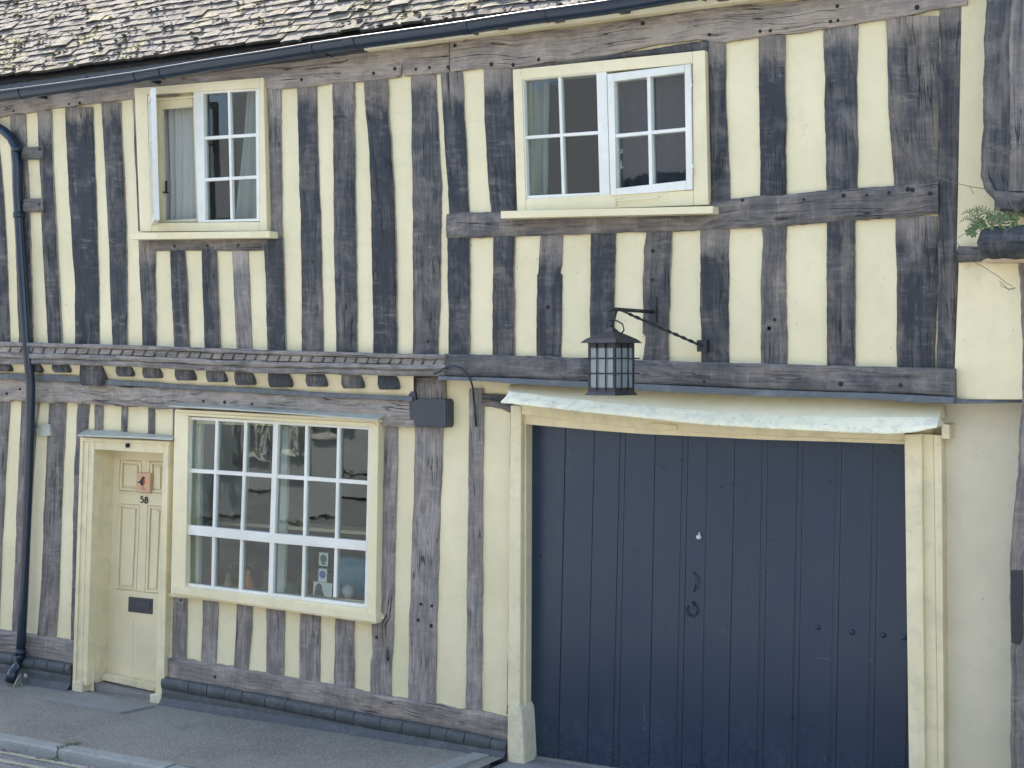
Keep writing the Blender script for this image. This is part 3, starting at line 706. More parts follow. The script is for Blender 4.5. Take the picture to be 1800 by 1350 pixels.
for px, wd in ((30, .02), (232, .03), (272, .07), (545, .02), (612, .08), (812, .06), (955, .02), (1210, .05), (1400, .03)):
    b = MB(); p = W(px, interp(GL, px), GY - .055); rows = []
    for dx in (-wd / 2, -wd / 2, wd / 2, wd / 2):
        rows.append([Vector((p.x + dx, GY - .063 * math.cos(math.pi * q / 12), p.z + .004 - .068 * math.sin(math.pi * q / 12))) for q in range(13)])
    b.grid(rows[1:3], 0, True)
    for s_ in (-1, 1):
        b.grid([[Vector((p.x + s_ * wd / 2, GY - .063 * math.cos(math.pi * q / 12), p.z + .004 - .068 * math.sin(math.pi * q / 12))) for q in range(13)], [Vector((p.x + s_ * wd / 2, GY - .05 * math.cos(math.pi * q / 12), p.z + .006 - .05 * math.sin(math.pi * q / 12))) for q in range(13)]], 0, False)
    b.build('gutter_joint', M['black'], gut)
for px in (38, 238, 545, 812, 955, 1218):
    b = MB(); p = W(px, interp(GL, px), GY - .055); b.box((p.x, -.17, p.z - .030), (.009, .10, .012))
    b.build('gutter_bracket', M['black'], gut)

# ---- drainpipe
DY = -.20
pp = [(-30, 214), (-8, 222), (8, 231), (20, 243), (27, 258), (29, 290), (30, 330), (37, 450), (47, 600), (54, 680), (53, 750), (50, 850), (46, 940), (42, 1040), (38, 1120), (36, 1150)]
P = [W(x, y, -.165 if y < 620 else lerp(-.20, -.085, min(1, (y - 620) / 160))) for x, y in pp]
b = MB(); b.tube(P, .036, 16)
P2 = [W(36, 1140, -.085), W(35, 1158, -.09), W(30, 1170, -.11), W(22, 1182, -.15), W(18, 1198, -.19)]
b.tube(P2, .04, 14)
pipe = b.build('drainpipe', M['black'], house)
for x, y, yy in ((30, 262, -.165), (33, 378, -.165), (53, 748, -.085), (36, 1146, -.085)):
    b = MB(); c = W(x, y, yy); b.tube([c + Vector((0, 0, .022)), c - Vector((0, 0, .022))], .0445, 16)
    b.build('pipe_collar', M['black'], pipe)
b = MB(); b.poly([(60, 747), (86, 745), (88, 766), (66, 768)], -.045, -.0, 0, .004); b.build('pipe_bracket', M['leadgrey'], pipe)
timber('pipe_block', [(38, 258, 279), (74, 257, 280)], -.15, -.09, True, wear=.38, brown=.8, pegs=[(70, 262)], parent=pipe)
timber('pipe_block', [(40, 350, 372), (75, 349, 372)], -.15, -.09, True, wear=.45, brown=.8, pegs=[(69, 359)], parent=pipe)

# ================================================================== WINDOWS
def quadf(tl, tr, br, bl):
    def f(u, v):
        a = (lerp(tl[0], tr[0], u), lerp(tl[1], tr[1], u)); c = (lerp(bl[0], br[0], u), lerp(bl[1], br[1], u)); return (lerp(a[0], c[0], v), lerp(a[1], c[1], v))
    return f
def pane_mesh(quads, y):
    b = MB()
    for q in quads:
        P = [W(p[0], p[1], y) for p in q]; tx, tz = random.uniform(-.004, .004), random.uniform(-.004, .004)
        for p, (sx, sz) in zip(P, ((-1, 1), (1, 1), (1, -1), (-1, -1))): p.y += tx * sx + tz * sz
        b.face(P, 0); b.face([p + Vector((0, .004, 0)) for p in P][::-1], 0)
        for k in range(4): b.face([P[k], P[(k + 1) % 4], P[(k + 1) % 4] + Vector((0, .004, 0)), P[k] + Vector((0, .004, 0))][::-1], 0)
    return b
def ring(b, outer, inner, yf, yb, m=0, bev=.003):     # four mitre-free frame members: stiles full height, rails butted
    (tl, tr, br, bl), (itl, itr, ibr, ibl) = outer, inner
    b.poly([tl, (itl[0], lerp(tl[1], tr[1], (itl[0] - tl[0]) / (tr[0] - tl[0]))), (ibl[0], lerp(bl[1], br[1], (ibl[0] - bl[0]) / (br[0] - bl[0]))), bl], yf, yb, m, bev)
    b.poly([(itr[0], lerp(tl[1], tr[1], (itr[0] - tl[0]) / (tr[0] - tl[0]))), tr, br, (ibr[0], lerp(bl[1], br[1], (ibr[0] - bl[0]) / (br[0] - bl[0])))], yf, yb, m, bev)
    e = .15
    b.poly([(itl[0] + e, lerp(tl[1], tr[1], (itl[0] - tl[0]) / (tr[0] - tl[0]))), (itr[0] - e, lerp(tl[1], tr[1], (itr[0] - tl[0]) / (tr[0] - tl[0]))), (itr[0] - e, itr[1]), (itl[0] + e, itl[1])], yf + .0015, yb, m, bev)
    b.poly([(ibl[0] + e, ibl[1]), (ibr[0] - e, ibr[1]), (ibr[0] - e, lerp(bl[1], br[1], (ibr[0] - bl[0]) / (br[0] - bl[0]))), (ibl[0] + e, lerp(bl[1], br[1], (ibl[0] - bl[0]) / (br[0] - bl[0])))], yf + .0015, yb, m, bev)
def curtain(name, tl, tr, br, bl, y, folds, amp, mat, label, seed=0, cat='curtain', group=None, sway=0):
    b = MB(); f = quadf(tl, tr, br, bl); rows = []; N = folds * 8
    for i in range(15):
        v = i / 14; r = []
        for j in range(N + 1):
            u = j / N; p = f(u, v); yy = y + amp * (.6 + .4 * v) * math.sin(2 * math.pi * folds * u + 1.3 * nz(v * 1.5, u * 3, seed) + seed) + amp * .8 * nz(u * 6, v * 2, seed)
            q = W(p[0] + sway * math.sin(v * 3) * (u), p[1], y); r.append(Vector((q.x, yy, q.z)))
        rows.append(r)
    b.grid(rows, 0, True); b.grid([[p + Vector((0, .003, 0)) for p in r] for r in rows], 0, True, flip=True)
    return tag(b.build(name, mat, recalc=False), label, cat, group)

# -- window 1 (upper left)
wa = W(350, 400, -.15); win1 = empty('window', wa, parent=house); win1['label'] = 'small upper left window with its left casement pushed open'
b = MB()
ring(b, ((236, 155), (463, 136), (469, 406), (246, 407)), ((258, 166), (456, 155), (456, 390), (266, 392)), -.155, -.03, 0, .004)
b.build('frame', M['cream'], win1)
b = MB(); b.poly([(228, 409), (474, 406), (474, 418), (228, 421)], -.215, -.11, 0, .004); b.build('sill', M['cream'], win1)
b = MB()
ring(b, ((340, 161), (456, 154), (456, 389), (348, 391)), ((357, 165), (449, 159), (451, 384), (361, 387)), -.140, -.09, 0, .003)
b.bar((402, 160), (407, 387), 5, -.134, -.10, 0, .0015)
b.bar((357, 243), (450, 237), 5.5, -.1325, -.10, 0, .0015); b.bar((360, 316), (451, 311), 5.5, -.1325, -.10, 0, .0015)
b.build('sash', M['white'], win1)
pane_mesh([((357, 164), (402, 161), (403, 240), (358, 243)), ((402, 161), (450, 158), (451, 237), (403, 240)), ((358, 243), (403, 240), (405, 313), (360, 316)), ((403, 240), (451, 237), (451, 310), (405, 313)),
           ((360, 316), (405, 313), (407, 387), (361, 388)), ((405, 313), (451, 310), (452, 385), (407, 387))], -.112).build('glass', M['glass'], win1)
# inner sub frame seen through the open casement
b = MB(); ring(b, ((262, 168), (341, 162), (348, 390), (268, 392)), ((282, 192), (338, 188), (346, 384), (287, 387)), -.075, -.04, 0, .003)
b.bar((262, 176), (341, 170), 3, -.10, -.06, 0, .001)
b.build('inner_frame', M['cream'], win1)
b = MB(); b.bar((291, 318), (291, 340), 2.5, -.085, -.07, 0, .001); b.bar((286, 338), (294, 338), 2.5, -.086, -.07, 0, .001); b.build('casement_stay', M['iron'], win1)
# open casement, hinged on the left, swung toward the street
H0 = W(264, 173, -.145); H1 = W(270, 396, -.145)
ang = R(43.2); dv = Vector((math.cos(ang), -math.sin(ang), 0)); nv = Vector((math.sin(ang), math.cos(ang), 0))
cw = .42; b = MB(); zt, zb = H0.z, H1.z
def cbox(u0, u1, z0, z1, t=.017, off=0):
    P = []
    for u in (u0, u1):
        for s_ in (-1, 1):
            for z in (z0, z1): P.append(H1 * 0 + Vector((lerp(H0.x, H1.x, (zt - z) / (zt - zb)), -.145, z)) + dv * u + nv * (s_ * t + off))
    i = len(b.v); b.v += [tuple(p) for p in P]
    for q in ((0, 1, 3, 2), (4, 6, 7, 5), (0, 4, 5, 1), (2, 3, 7, 6), (0, 2, 6, 4), (1, 5, 7, 3)): b.f.append([i + k for k in q]); b.m.append(0); b.sm.append(False); b.uv.append(None)
cbox(0, .045, zb, zt); cbox(cw - .045, cw, zb, zt); cbox(.045, cw - .045, zt - .045, zt, .016); cbox(.045, cw - .045, zb, zb + .06, .016)
cbox(cw / 2 - .011, cw / 2 + .011, zb + .06, zt - .045, .012)
for k in (1, 2): z = lerp(zb + .06, zt - .045, k / 3); cbox(.045, cw - .045, z - .011, z + .011, .011)
cas = b.build('open_casement', M['white'], win1)
b = MB(); c0 = Vector((H0.x, -.145, 0))
b.face([c0 + dv * .04 + Vector((0, 0, zb + .05)), c0 + dv * (cw - .04) + Vector((0, 0, zb + .05)), c0 + dv * (cw - .04) + Vector((0, 0, zt - .04)), c0 + dv * .04 + Vector((0, 0, zt - .04))]); b.build('casement_glass', M['glass'], win1)
curtain('net_curtain', (279, 190), (352, 186), (352, 392), (284, 392), .02, 6, .018, M['curtain'], 'pale grey net curtain hanging behind the open casement of the small upper window', 1)
curtain('net_curtain', (436, 160), (465, 158), (465, 390), (417, 390), .04, 3, .02, M['curtain'], 'pale net curtain gathered at the right side of the small upper window', 4)

# -- window 2 (upper right)
win2 = empty('window', W(1070, 365, -.15), parent=house); win2['label'] = 'wide upper window above the lantern, white sash on the left and dark casement on the right'
b = MB()
ring(b, ((901, 122), (1239, 88), (1245, 360), (909, 372)), ((917, 139), (1217, 112), (1219, 334), (924, 350)), -.160, -.03, 0, .005)
b.build('frame', M['cream'], win2)
b = MB(); b.poly([(880, 371), (1253, 362), (1253, 375), (880, 384)], -.225, -.11, 0, .004); b.build('sill', M['cream'], win2)
b = MB(); ring(b, ((917, 138), (1066, 124), (1072, 344), (925, 350)), ((920, 141), (1048, 130), (1054, 338), (927, 344)), -.150, -.09, 0, .003)
b.bar((983.5, 135), (990, 341), 5.5, -.143, -.10, 0, .0015); b.bar((921, 242), (1051, 233), 5.5, -.1415, -.10, 0, .0015)
b.build('sash', M['white'], win2)
b = MB(); ring(b, ((1067, 130), (1214, 112), (1217, 333), (1073, 344)), ((1079, 143), (1203, 127), (1206, 317), (1083, 331)), -.172, -.10, 0, .004)
b.bar((1140, 134), (1144, 325), 6.5, -.165, -.11, 0, .002); b.bar((1080, 239), (1205, 227), 6, -.1635, -.11, 0, .002)
b.build('casement', M['white'], win2)
pane_mesh([((919, 140), (984, 134), (987, 238), (921, 242)), ((984, 134), (1050, 129), (1052, 233), (987, 238)), ((921, 242), (987, 238), (990, 342), (926, 346)), ((987, 238), (1052, 233), (1056, 338), (990, 342))], -.118).build('glass', M['glass'], win2)
pane_mesh([((1078, 142), (1140, 135), (1142, 233), (1080, 239)), ((1140, 135), (1205, 127), (1206, 227), (1142, 233)), ((1080, 239), (1142, 233), (1144, 325), (1082, 332)), ((1142, 233), (1206, 227), (1208, 318), (1144, 325))], -.128).build('glass', M['glass'], win2)
b = MB(); b.tube([W(1084, 352, -.178), W(1086, 353, -.185), W(1120, 350, -.187), W(1157, 347, -.185), W(1160, 346, -.175)], .0055, 8); b.tube([W(1083, 349, -.16), W(1083, 362, -.165)], .005, 6)
b.build('casement_stay', M['cream'], win2)
b = MB(); sc_ = [(1086, 250), (1087, 258), (1088, 265), (1091, 269), (1094, 267), (1093, 263), (1090, 264)]
b.tube([W(x, y, -.10) for x, y in sc_], .006, 7); b.tube([W(1088, 305, -.10), W(1090, 296, -.10), W(1092, 288, -.10), W(1091, 282, -.10)], .006, 7); b.tube([W(1086, 296, -.10), W(1095, 294, -.10)], .006, 7); b.build('latch', M['white'], win2)
for nm, pts in (('hinge', [(1212, 137), (1215, 139), (1214, 144), (1216, 150), (1213, 156)]), ('hinge', [(1217, 288), (1218, 293), (1216, 298), (1219, 306)])):
    b = MB(); b.tube([W(x, y, -.168) for x, y in pts], .006, 6); b.build(nm, M['white'], win2)
curtain('window_blind', (1060, 105), (1240, 90), (1240, 360), (1060, 365), .0, 9, .006, M['curtain_plum'], 'flat dark plum blind filling the right casement of the wide upper window', 2, 'blind')
curtain('net_curtain', (905, 120), (966, 120), (962, 360), (914, 360), .03, 3, .03, M['curtain'], 'grey curtain drawn to the left end of the wide upper window', 6)

# -- window 3 (lower, big)
win3 = empty('window', W(480, 1060, -.05), parent=house); win3['label'] = 'large ground floor window of eighteen panes under a grey lead flashing'
b = MB()
ring(b, ((307, 722), (665, 741), (660, 1097), (300, 1045)), ((331, 731), (651, 751), (644, 1070), (325, 1031)), -.085, .03, 0, .004)
b.bar((301, 1036), (661, 1087), 13, -.098, -.02, 0, .004, w2=15)
b.bar((308, 722), (666, 740), 5, -.100, -.02, 0, .003); b.bar((308, 727), (660, 746), 4, -.092, -.02, 0, .002)
b.build('frame', M['cream'], win3)
b = MB(); p1 = [W(297, 713, -.150), W(400, 718, -.152), W(530, 727, -.150), W(664, 737, -.152)]; p0 = [W(318, 707, -.03), W(420, 713, -.03), W(545, 720, -.03), W(682, 725, -.03)]
b.grid([p0, p1], 0, False); b.grid([p1, [p - Vector((0, 0, .010)) for p in p1]], 0, False); b.grid([[p - Vector((0, 0, .010)) for p in p1], [p - Vector((0, 0, .012)) for p in p0]], 0, False)
b.face([p0[0], p1[0], p1[0] - Vector((0, 0, .01)), p0[0] - Vector((0, 0, .012))]); b.face([p0[-1], p1[-1], p1[-1] - Vector((0, 0, .01)), p0[-1] - Vector((0, 0, .012))])
b.build('flashing', M['leadgrey'], win3)
b = MB(); xt = [333, 381, 432, 484.5, 539, 595.5, 649]; xb = [327, 373, 421.5, 475.5, 532, 588, 642]
SY = -.062
def v3(i, v): return lerp(xt[i], xb[i], v)
def yline(f, x):      # horizontal lines follow the sag
    t = (x - 330) / 315; top = lerp(735, 752, t); bot = lerp(1030, 1067, t); return lerp(top, bot, f)
H1L = [(333, 827), (484, 837), (649, 849)]; H2L = [(330, 931), (480, 946), (645, 960)]
b.bar((333, 733), (327, 1032), 5, SY, SY + .05); b.bar((650, 751), (643, 1069), 6, SY, SY + .05)
b.bar((333, 735), (484, 743), 5, SY + .002, SY + .05); b.bar((484, 743), (650, 753), 5, SY + .0025, SY + .05)
b.bar((328, 1029), (477, 1047), 8, SY + .002, SY + .05); b.bar((477, 1047), (643, 1067), 9, SY + .0025, SY + .05)
for i in (1, 2, 4, 5): 
    m_ = (v3(i, .67) - .5 * (1 if i < 3 else -.5)); b.bar((xt[i], 738), (m_, 944), 6, SY + .006, SY + .045); b.bar((m_, 944), (xb[i], 1050), 6, SY + .0065, SY + .045)
b.bar((xt[3] + .5, 741), (478, 945), 11, SY + .001, SY + .05); b.bar((478, 945), (475, 1047), 10, SY + .0012, SY + .05)
for a, c in zip(H1L[:-1], H1L[1:]): b.bar(a, c, 7, SY + .008, SY + .045)
for a, c in zip(H2L[:-1], H2L[1:]): b.bar(a, c, 17, SY - .002, SY + .05)
b.build('sash', M['white'], win3)
quads = []
for i in range(6):
    for (ya, yb_) in (((lambda x: interp([(333, 736), (649, 753)], x)), (lambda x: interp(H1L, x))), ((lambda x: interp(H1L, x)), (lambda x: interp(H2L, x))), ((lambda x: interp(H2L, x)), (lambda x: interp([(327, 1032), (643, 1067)], x)))):
        x0, x1 = lerp(xt[i], xb[i], .5), lerp(xt[i + 1], xb[i + 1], .5)
        def xx(k, y): return lerp(xt[k], xb[k], (y - 740) / 305)
        quads.append(((xx(i, ya(x0)), ya(x0)), (xx(i + 1, ya(x1)), ya(x1)), (xx(i + 1, yb_(x1)), yb_(x1)), (xx(i, yb_(x0)), yb_(x0))))
pane_mesh(quads, -.038).build('glass', M['glass'], win3)
b = MB(); b.box((W(490, 1060, .1).x, .11, W(480, 1062, .02).z), (1.0, .14, .012)); b.build('window_board', M['cream'], win3)
b = MB(); b.poly([(341, 735), (354, 736), (349, 1030), (336, 1030)], .03, .06); b.build('inner_frame', M['white'], win3)
b = MB(); b.poly([(492, 742), (507, 743), (498, 1046), (484, 1046)], .03, .06); b.build('inner_frame', M['white'], win3)
BZ = W(480, 1062, .02).z + .012

# ================================================================== FRONT DOOR
b = MB(); YD = -.055
b.poly([(141, 768), (166, 769.2), (152, 1206), (127, 1199)], YD, .16, 0, .004); b.poly([(288, 774.6), (299, 775), (288, 1222), (273, 1219)], YD, .16, 0, .004)
b.poly([(166.2, 769.2), (287.8, 774.6), (287.8, 797), (166.2, 790)], YD + .0015, .16, 0, .004)
b.bar((144.5, 768), (130.5, 1198), 5, YD - .012, YD + .01, 0, .003); b.bar((154, 778), (141, 1198), 5, YD - .006, YD + .01, 0, .003)
b.bar((294.5, 776), (286, 1196), 5, YD - .010, YD + .01, 0, .003)
b.bar((143, 772), (299, 779), 6, YD - .013, YD + .01, 0, .003)
fr = b.build('door_frame', M['cream_old'], house)
b = MB(); b.poly([(126, 1196), (144, 1198), (143, 1222), (126, 1221)], YD - .02, .10, 0, .012); b.build('base_block', M['stone_cream'], fr); b = MB(); b.poly([(263, 1220), (283, 1222), (282, 1246), (262, 1243)], YD - .02, .10, 0, .012); b.build('base_block', M['stone_cream'], fr)
b = MB(); c = W(225.5, 783, YD); b.tube([c, c + Vector((0, -.014, 0))], .017, 12); b.tube([c + Vector((0, -.013, 0)), c + Vector((.0, -.019, 0))], .008, 8); b.build('door_bell_hole', M['peg'], fr)
b = MB(); p1 = [W(136, 764, -.12), W(190, 766, -.12), W(250, 768, -.122), W(303, 771, -.12)]; p0 = [W(152, 755, -.02), W(200, 757, -.02), W(255, 762, -.02), W(308, 766, -.02)]
b.grid([p0, p1], 0, False); b.grid([p1, [p - Vector((0, 0, .012)) for p in p1]], 0, False); b.grid([[p - Vector((0, 0, .012)) for p in p1], [p - Vector((0, 0, .02)) for p in p0]], 0, False)
b.face([p0[0], p1[0], p1[0] - Vector((0, 0, .012)), p0[0] - Vector((0, 0, .02))]); b.face([p0[-1], p1[-1], p1[-1] - Vector((0, 0, .012)), p0[-1] - Vector((0, 0, .02))])
b.build('door_flashing', M['leadgrey'], fr)
YK = .155       # leaf plane
b = MB()
outer = [(199, 790), (300, 797), (290, 1212), (186, 1186)]
b.poly([(199, 786), (310, 793), (300, 1215), (186, 1184)], YK + .012, YK + .05, 0, 0)
def strip(pts, d): b.poly(pts, YK - d, YK + .02, 0, .002)
# stiles and rails standing proud of the panels
strip([(199, 787), (211, 788), (201, 1187), (186, 1184)], 0)
strip([(211, 788), (306, 794), (306, 812), (211, 808)], .001)
strip([(208.5, 863), (305, 868), (304, 891), (208, 885)], .001)
strip([(203, 1036), (302, 1046), (300, 1212), (199, 1187)], .001)
strip([(249, 809), (263, 811), (262, 866), (249, 864)], .0005); strip([(246, 886), (259, 888), (254, 1041), (240, 1038)], .0005)
strip([(290, 812), (306, 812), (303, 868), (289, 867)], .0005); strip([(288, 889), (304, 891), (302, 1045), (282, 1043)], .0005)
def mould(q, d=.004):     # raised fielded panel
    tl, tr, br, bl = q
    def ins(k): cx = sum(p[0] for p in q) / 4; cy = sum(p[1] for p in q) / 4; return [(p[0] + (k if p[0] < cx else -k), p[1] + (k if p[1] < cy else -k)) for p in q]
    b.poly(ins(8), YK - .001, YK + .015, 0, .003)
    o_, i_ = ins(1), ins(4.5)
    for k in range(4): b.poly([o_[k], o_[(k + 1) % 4], i_[(k + 1) % 4], i_[k]], YK - .004 - .0004 * k, YK + .015, 0, .002)
mould([(211, 808), (249, 810), (249, 864), (209, 862)]); mould([(263, 811), (290, 812), (289, 867), (262, 866)])
mould([(208, 885), (246, 887), (240, 1038), (203, 1035)]); mould([(259, 888), (288, 890), (282, 1043), (254, 1041)])
b.bar((201, 1083), (300, 1094), 1.5, YK - .003, YK, 0, .0005); b.bar((234, 1090), (232, 1196), 1.5, YK - .003, YK, 0, .0005)
b.bar((207, 866), (305, 872), 3, YK - .008, YK, 0, .002)
door = b.build('front_door', M['door_paint'], house)
b = MB(); b.poly([(226, 1049), (268, 1053), (267, 1080), (225, 1075)], YK - .008, YK, 0, .002); b.poly([(230, 1055), (264, 1058), (263, 1073), (229, 1069)], YK - .013, YK, 0, .002)
b.build('letterbox', M['ironface'], door)
# numerals 58
def digits():
    b = MB()
    def stroke(pts, r=1.05): b.tube([W(x, y, YK - .006) for x, y in pts], r / 218, 6)
    five = [(251.6, 873.0), (247.9, 872.8), (247.6, 877.2), (249.2, 876.7), (251.2, 877.3), (252.0, 879.6), (251.0, 882.3), (248.8, 883.2), (246.9, 882.2)]
    stroke(five)
    e = []
    for k in range(13): a = 2 * math.pi * k / 12; e.append((257.0 + 2.1 * math.sin(a), 876.3 - 2.5 * math.cos(a)))
    stroke(e); e = []
    for k in range(13): a = 2 * math.pi * k / 12; e.append((256.8 + 2.6 * math.sin(a), 881.6 - 2.8 * math.cos(a)))
    stroke(e); return b
digits().build('house_number', M['iron'], door)
b = MB(); b.poly([(183, 1184), (282, 1205), (281, 1218), (177, 1195)], .085, .16, 0, .005); b.build('threshold', M['cream_old'], fr)
# reveal dirt wedge and stone steps
b = MB(); a = W(150, 1205, -.03); c = W(278, 1232, -.03)
b.poly([(160, 1200), (285, 1226), (285, 1262), (160, 1232)], .02, .20, 0, .008); b.poly([(148, 1216), (268, 1238), (268, 1262), (148, 1240)], -.05, .018, 0, .008)
tag(b.build('doorstep', M['slab']), 'worn dark stone step under the cream front door', 'doorstep')
q = [G(65, 1231), G(130, 1223), G(150, 1219), G(272, 1243), G(212, 1255)]
b = MB(); bm = bmesh.new(); vs = [bm.verts.new((p.x, p.y, .012)) for p in q]; f = bm.faces.new(vs); e = bmesh.ops.extrude_face_region(bm, geom=[f])
for v in e['geom']:
    if isinstance(v, bmesh.types.BMVert): v.co.z = -.03
bmesh.ops.recalc_face_normals(bm, faces=bm.faces); bm.verts.index_update(); b.v = [tuple(v.co) for v in bm.verts]
for f in bm.faces: b.f.append([v.index for v in f.verts]); b.m.append(0); b.sm.append(False); b.uv.append(None)
bm.free(); tag(b.build('paving_slab', M['slab']), 'smooth grey slab let into the pavement before the front door', 'paving slab')

# robin plaque
b = MB(); b.poly([(240, 831), (264, 832), (263, 866), (239, 864)], YK - .030, YK - .006, 0, .003)
M['peach'] = mat_paint('peach_tile', (.66, .40, .24), bump=.001, dirt_amt=.15, rough=.4, dirt=(.5, .3, .2)); M['birdblack'] = mat_plain('bird_black', (.012, .012, .014), .5); M['red'] = mat_plain('bird_red', (.42, .035, .04), .5)
pl = b.build('bird_plaque', M['peach']); tag(pl, 'small square peach plaque with a black bird with red breast, on the cream front door', 'door plaque')
b = MB(); yb_ = YK - .0305
b.poly([(249.2, 839.5), (251.5, 837.2), (254, 838.4), (256, 840.5), (254, 841.4), (254.6, 846), (254, 850), (252, 853), (249, 854), (246.5, 851), (245.3, 848.5), (241.5, 849), (241, 848), (245.5, 846), (248, 842)], yb_, yb_ + .001, 0, 0)
b.bar((249.5, 853), (249.2, 859), .8, yb_, yb_ + .001, 0, 0); b.bar((249.2, 859), (252, 861), .9, yb_, yb_ + .001, 0, 0); b.bar((251.5, 853), (253, 859), .8, yb_, yb_ + .001, 0, 0); b.bar((253, 859), (256, 861), .9, yb_, yb_ + .001, 0, 0)
b.build('bird', M['birdblack'], pl)
b = MB(); b.poly([(252, 842.5), (254, 841.6), (255, 846), (254.4, 850), (252, 852), (251.4, 848)], yb_ - .0008, yb_, 0, 0); b.build('bird_breast', M['red'], pl)

# ================================================================== GARAGE
YG = .09
b = MB()
b.poly([(897, 712), (916, 714), (914, 1242), (891, 1242)], YL - .055, YG + .05, 0, .012); gf0 = b; b = MB()
b.poly([(1589, 764), (1620, 762), (1627, 1420), (1598, 1420)], -.10, YG + .05, 0, .010)
b.poly([(1620, 763), (1641, 764), (1650, 1420), (1627, 1420)], -.062, .05, 0, .003)
b.poly([(1641, 764), (1655, 765), (1660, 1420), (1650, 1420)], -.070, .05, 0, .004)
gf = gf0.build('garage_frame', M['cream_old'], house); b.build('jamb', M['cream_old'], gf)
b = MB(); b.poly([(891, 1243), (900, 1236), (911, 1238), (917, 1250), (919, 1290), (921, 1330), (923, 1400), (890, 1400)], YL - .072, YG + .02, 0, .018); b.build('base_block', M['stone_cream'], gf)
b = MB()   # lintel boards
b.poly([(915, 706), (1080, 722), (1240, 733), (1400, 742), (1590, 750), (1590, 774), (1480, 770), (1340, 765), (1240, 761), (1130, 754), (1020, 741), (915, 728)], -.045, YG, 0, .004)
b.poly([(915, 726), (1020, 739), (1130, 752), (1240, 760), (1340, 765), (1480, 770), (1590, 774), (1590, 781), (1480, 777), (1340, 773), (1240, 768), (1130, 763), (1050, 757), (937, 747), (915, 745)], -.015, YG + .03, 0, .004)
b.build('lintel', M['cream_old'], gf)
b = MB(); b.poly([(1145, 743), (1190, 747), (1190, 756), (1144, 753)], -.058, -.04, 0, .005); b.build('number_block', M['cream_old'], gf)
b = MB(); b.poly([(1655, 744), (1669, 747), (1669, 772), (1655, 771)], -.10, .04, 0, .004); b.build('bracket_block', M['cream_old'], gf)
# hood: limewashed slope and dripping lead edge
TOPL = [(886, 668), (1000, 677), (1130, 684), (1340, 694), (1540, 702), (1657, 708)]
MID = [(893, 690), (960, 699), (1080, 712), (1200, 722), (1340, 732), (1500, 736), (1647, 736)]
LOW = [(880, 706), (900, 708), (1020, 722), (1130, 733), (1240, 745), (1340, 751), (1480, 758), (1560, 761), (1605, 758), (1644, 750)]
rows = [[], [], [], [], [], [], []]
for k in range(121):
    u = k / 120; xm = lerp(893, 1650, u); xl_ = lerp(880, 1645, u)
    pts = [W(lerp(905, 1657, u), interp(TOPL, lerp(886, 1657, u)), -.045), W(xm, lerp(interp(TOPL, xm), interp(MID, xm), .5), -.11), W(xm, interp(MID, xm), -.175)]
    for q, p in enumerate(pts): p.z += .003 * nz(u * 20, q, 1); rows[q].append(p)
b = MB(); b.grid(rows[:3], 0, True)
b.face([rows[0][0], rows[1][0], rows[2][0], Vector((rows[2][0].x, -.02, rows[2][0].z))]); b.face([rows[0][-1], rows[1][-1], rows[2][-1], Vector((rows[2][-1].x, -.02, rows[2][-1].z))])
b.build('garage_hood', M['plaster'], gf)
b = MB(); rows = [[] for _ in range(7)]
for k in range(161):
    u = k / 160; xm = lerp(893, 1650, u); xl_ = lerp(880, 1646, u); n1 = nz(u * 25, 0, 3); n2 = nz(u * 70, 2, 3)
    m0 = W(xm, interp(MID, xm) - 3 + 1.5 * n1, -.165); m1 = W(xm, interp(MID, xm) + 1 + 1.5 * n2, -.182 + .004 * n1)
    l0 = W(xl_, interp(LOW, xl_) + .6 * n2, -.245 + .004 * n1 + .003 * n2); mid = m1.lerp(l0, .5) + Vector((0, .004 * n2, -.004 + .006 * n1))
    for q, p in enumerate((m0, m1, mid, l0, l0 + Vector((0, .004, -.008)), l0 + Vector((0, .02, -.006)), Vector((m1.x, -.03, m1.z - .03)))): rows[q].append(p)
b.grid(rows, 0, True); b.face([r[0] for r in rows]); b.face([r[-1] for r in rows][::-1]); b.build('hood_edge', M['leadwhite'], gf)
# boarded doors
b = MB()
st = [928, 994, 1045, 1100, 1152, 1210, 1245, 1292, 1350, 1412, 1480, 1545, 1612]; sb = [920, 981, 1032, 1087, 1141, 1198, 1234, 1280, 1341, 1402, 1469, 1535, 1602]
def bx(arr_i, y): return lerp(st[arr_i], sb[arr_i], (y - 770) / 570)
for i in range(12):
    g0 = .5; g1 = .5
    if i == 5: g1 = 1.6
    if i == 6: g0 = 1.0
    b.poly([(bx(i, 730) + g0, 730), (bx(i + 1, 730) - g1, 730), (bx(i + 1, 1440) - g1, 1440), (bx(i, 1440) + g0, 1440)], YG + .001 * ((i * 7) % 3), YG + .03, 0, .004)
    if i in (2, 4, 7, 8, 10, 9, 11):     # raised bead down the edge of some boards
        b.poly([(bx(i + 1, 750) - 13, 750), (bx(i + 1, 750) - 10.5, 750), (bx(i + 1, 1440) - 10.5, 1440), (bx(i + 1, 1440) - 13, 1440)], YG - .003, YG + .01, 0, .0015)
b.poly([(925, 730), (1615, 730), (1605, 1440), (918, 1440)], YG + .006, YG + .06, 0, 0)
gd = b.build('garage_door', M['navy'], house)
b = MB(); c = W(1229, 944, YG); b.tube([c + Vector((0, .0, 0)), c + Vector((0, -.012, 0))], .016, 12); b.tube([c + Vector((0, -.012, 0)), c + Vector((0, -.016, 0))], .013, 12, r_list=[.016, .008]); b.box(c + Vector((.003, -.004, .02)), (.004, .003, .008)); b.build('white_disc', mat_plain('pale_disc', (.62, .58, .56), .5), gd)
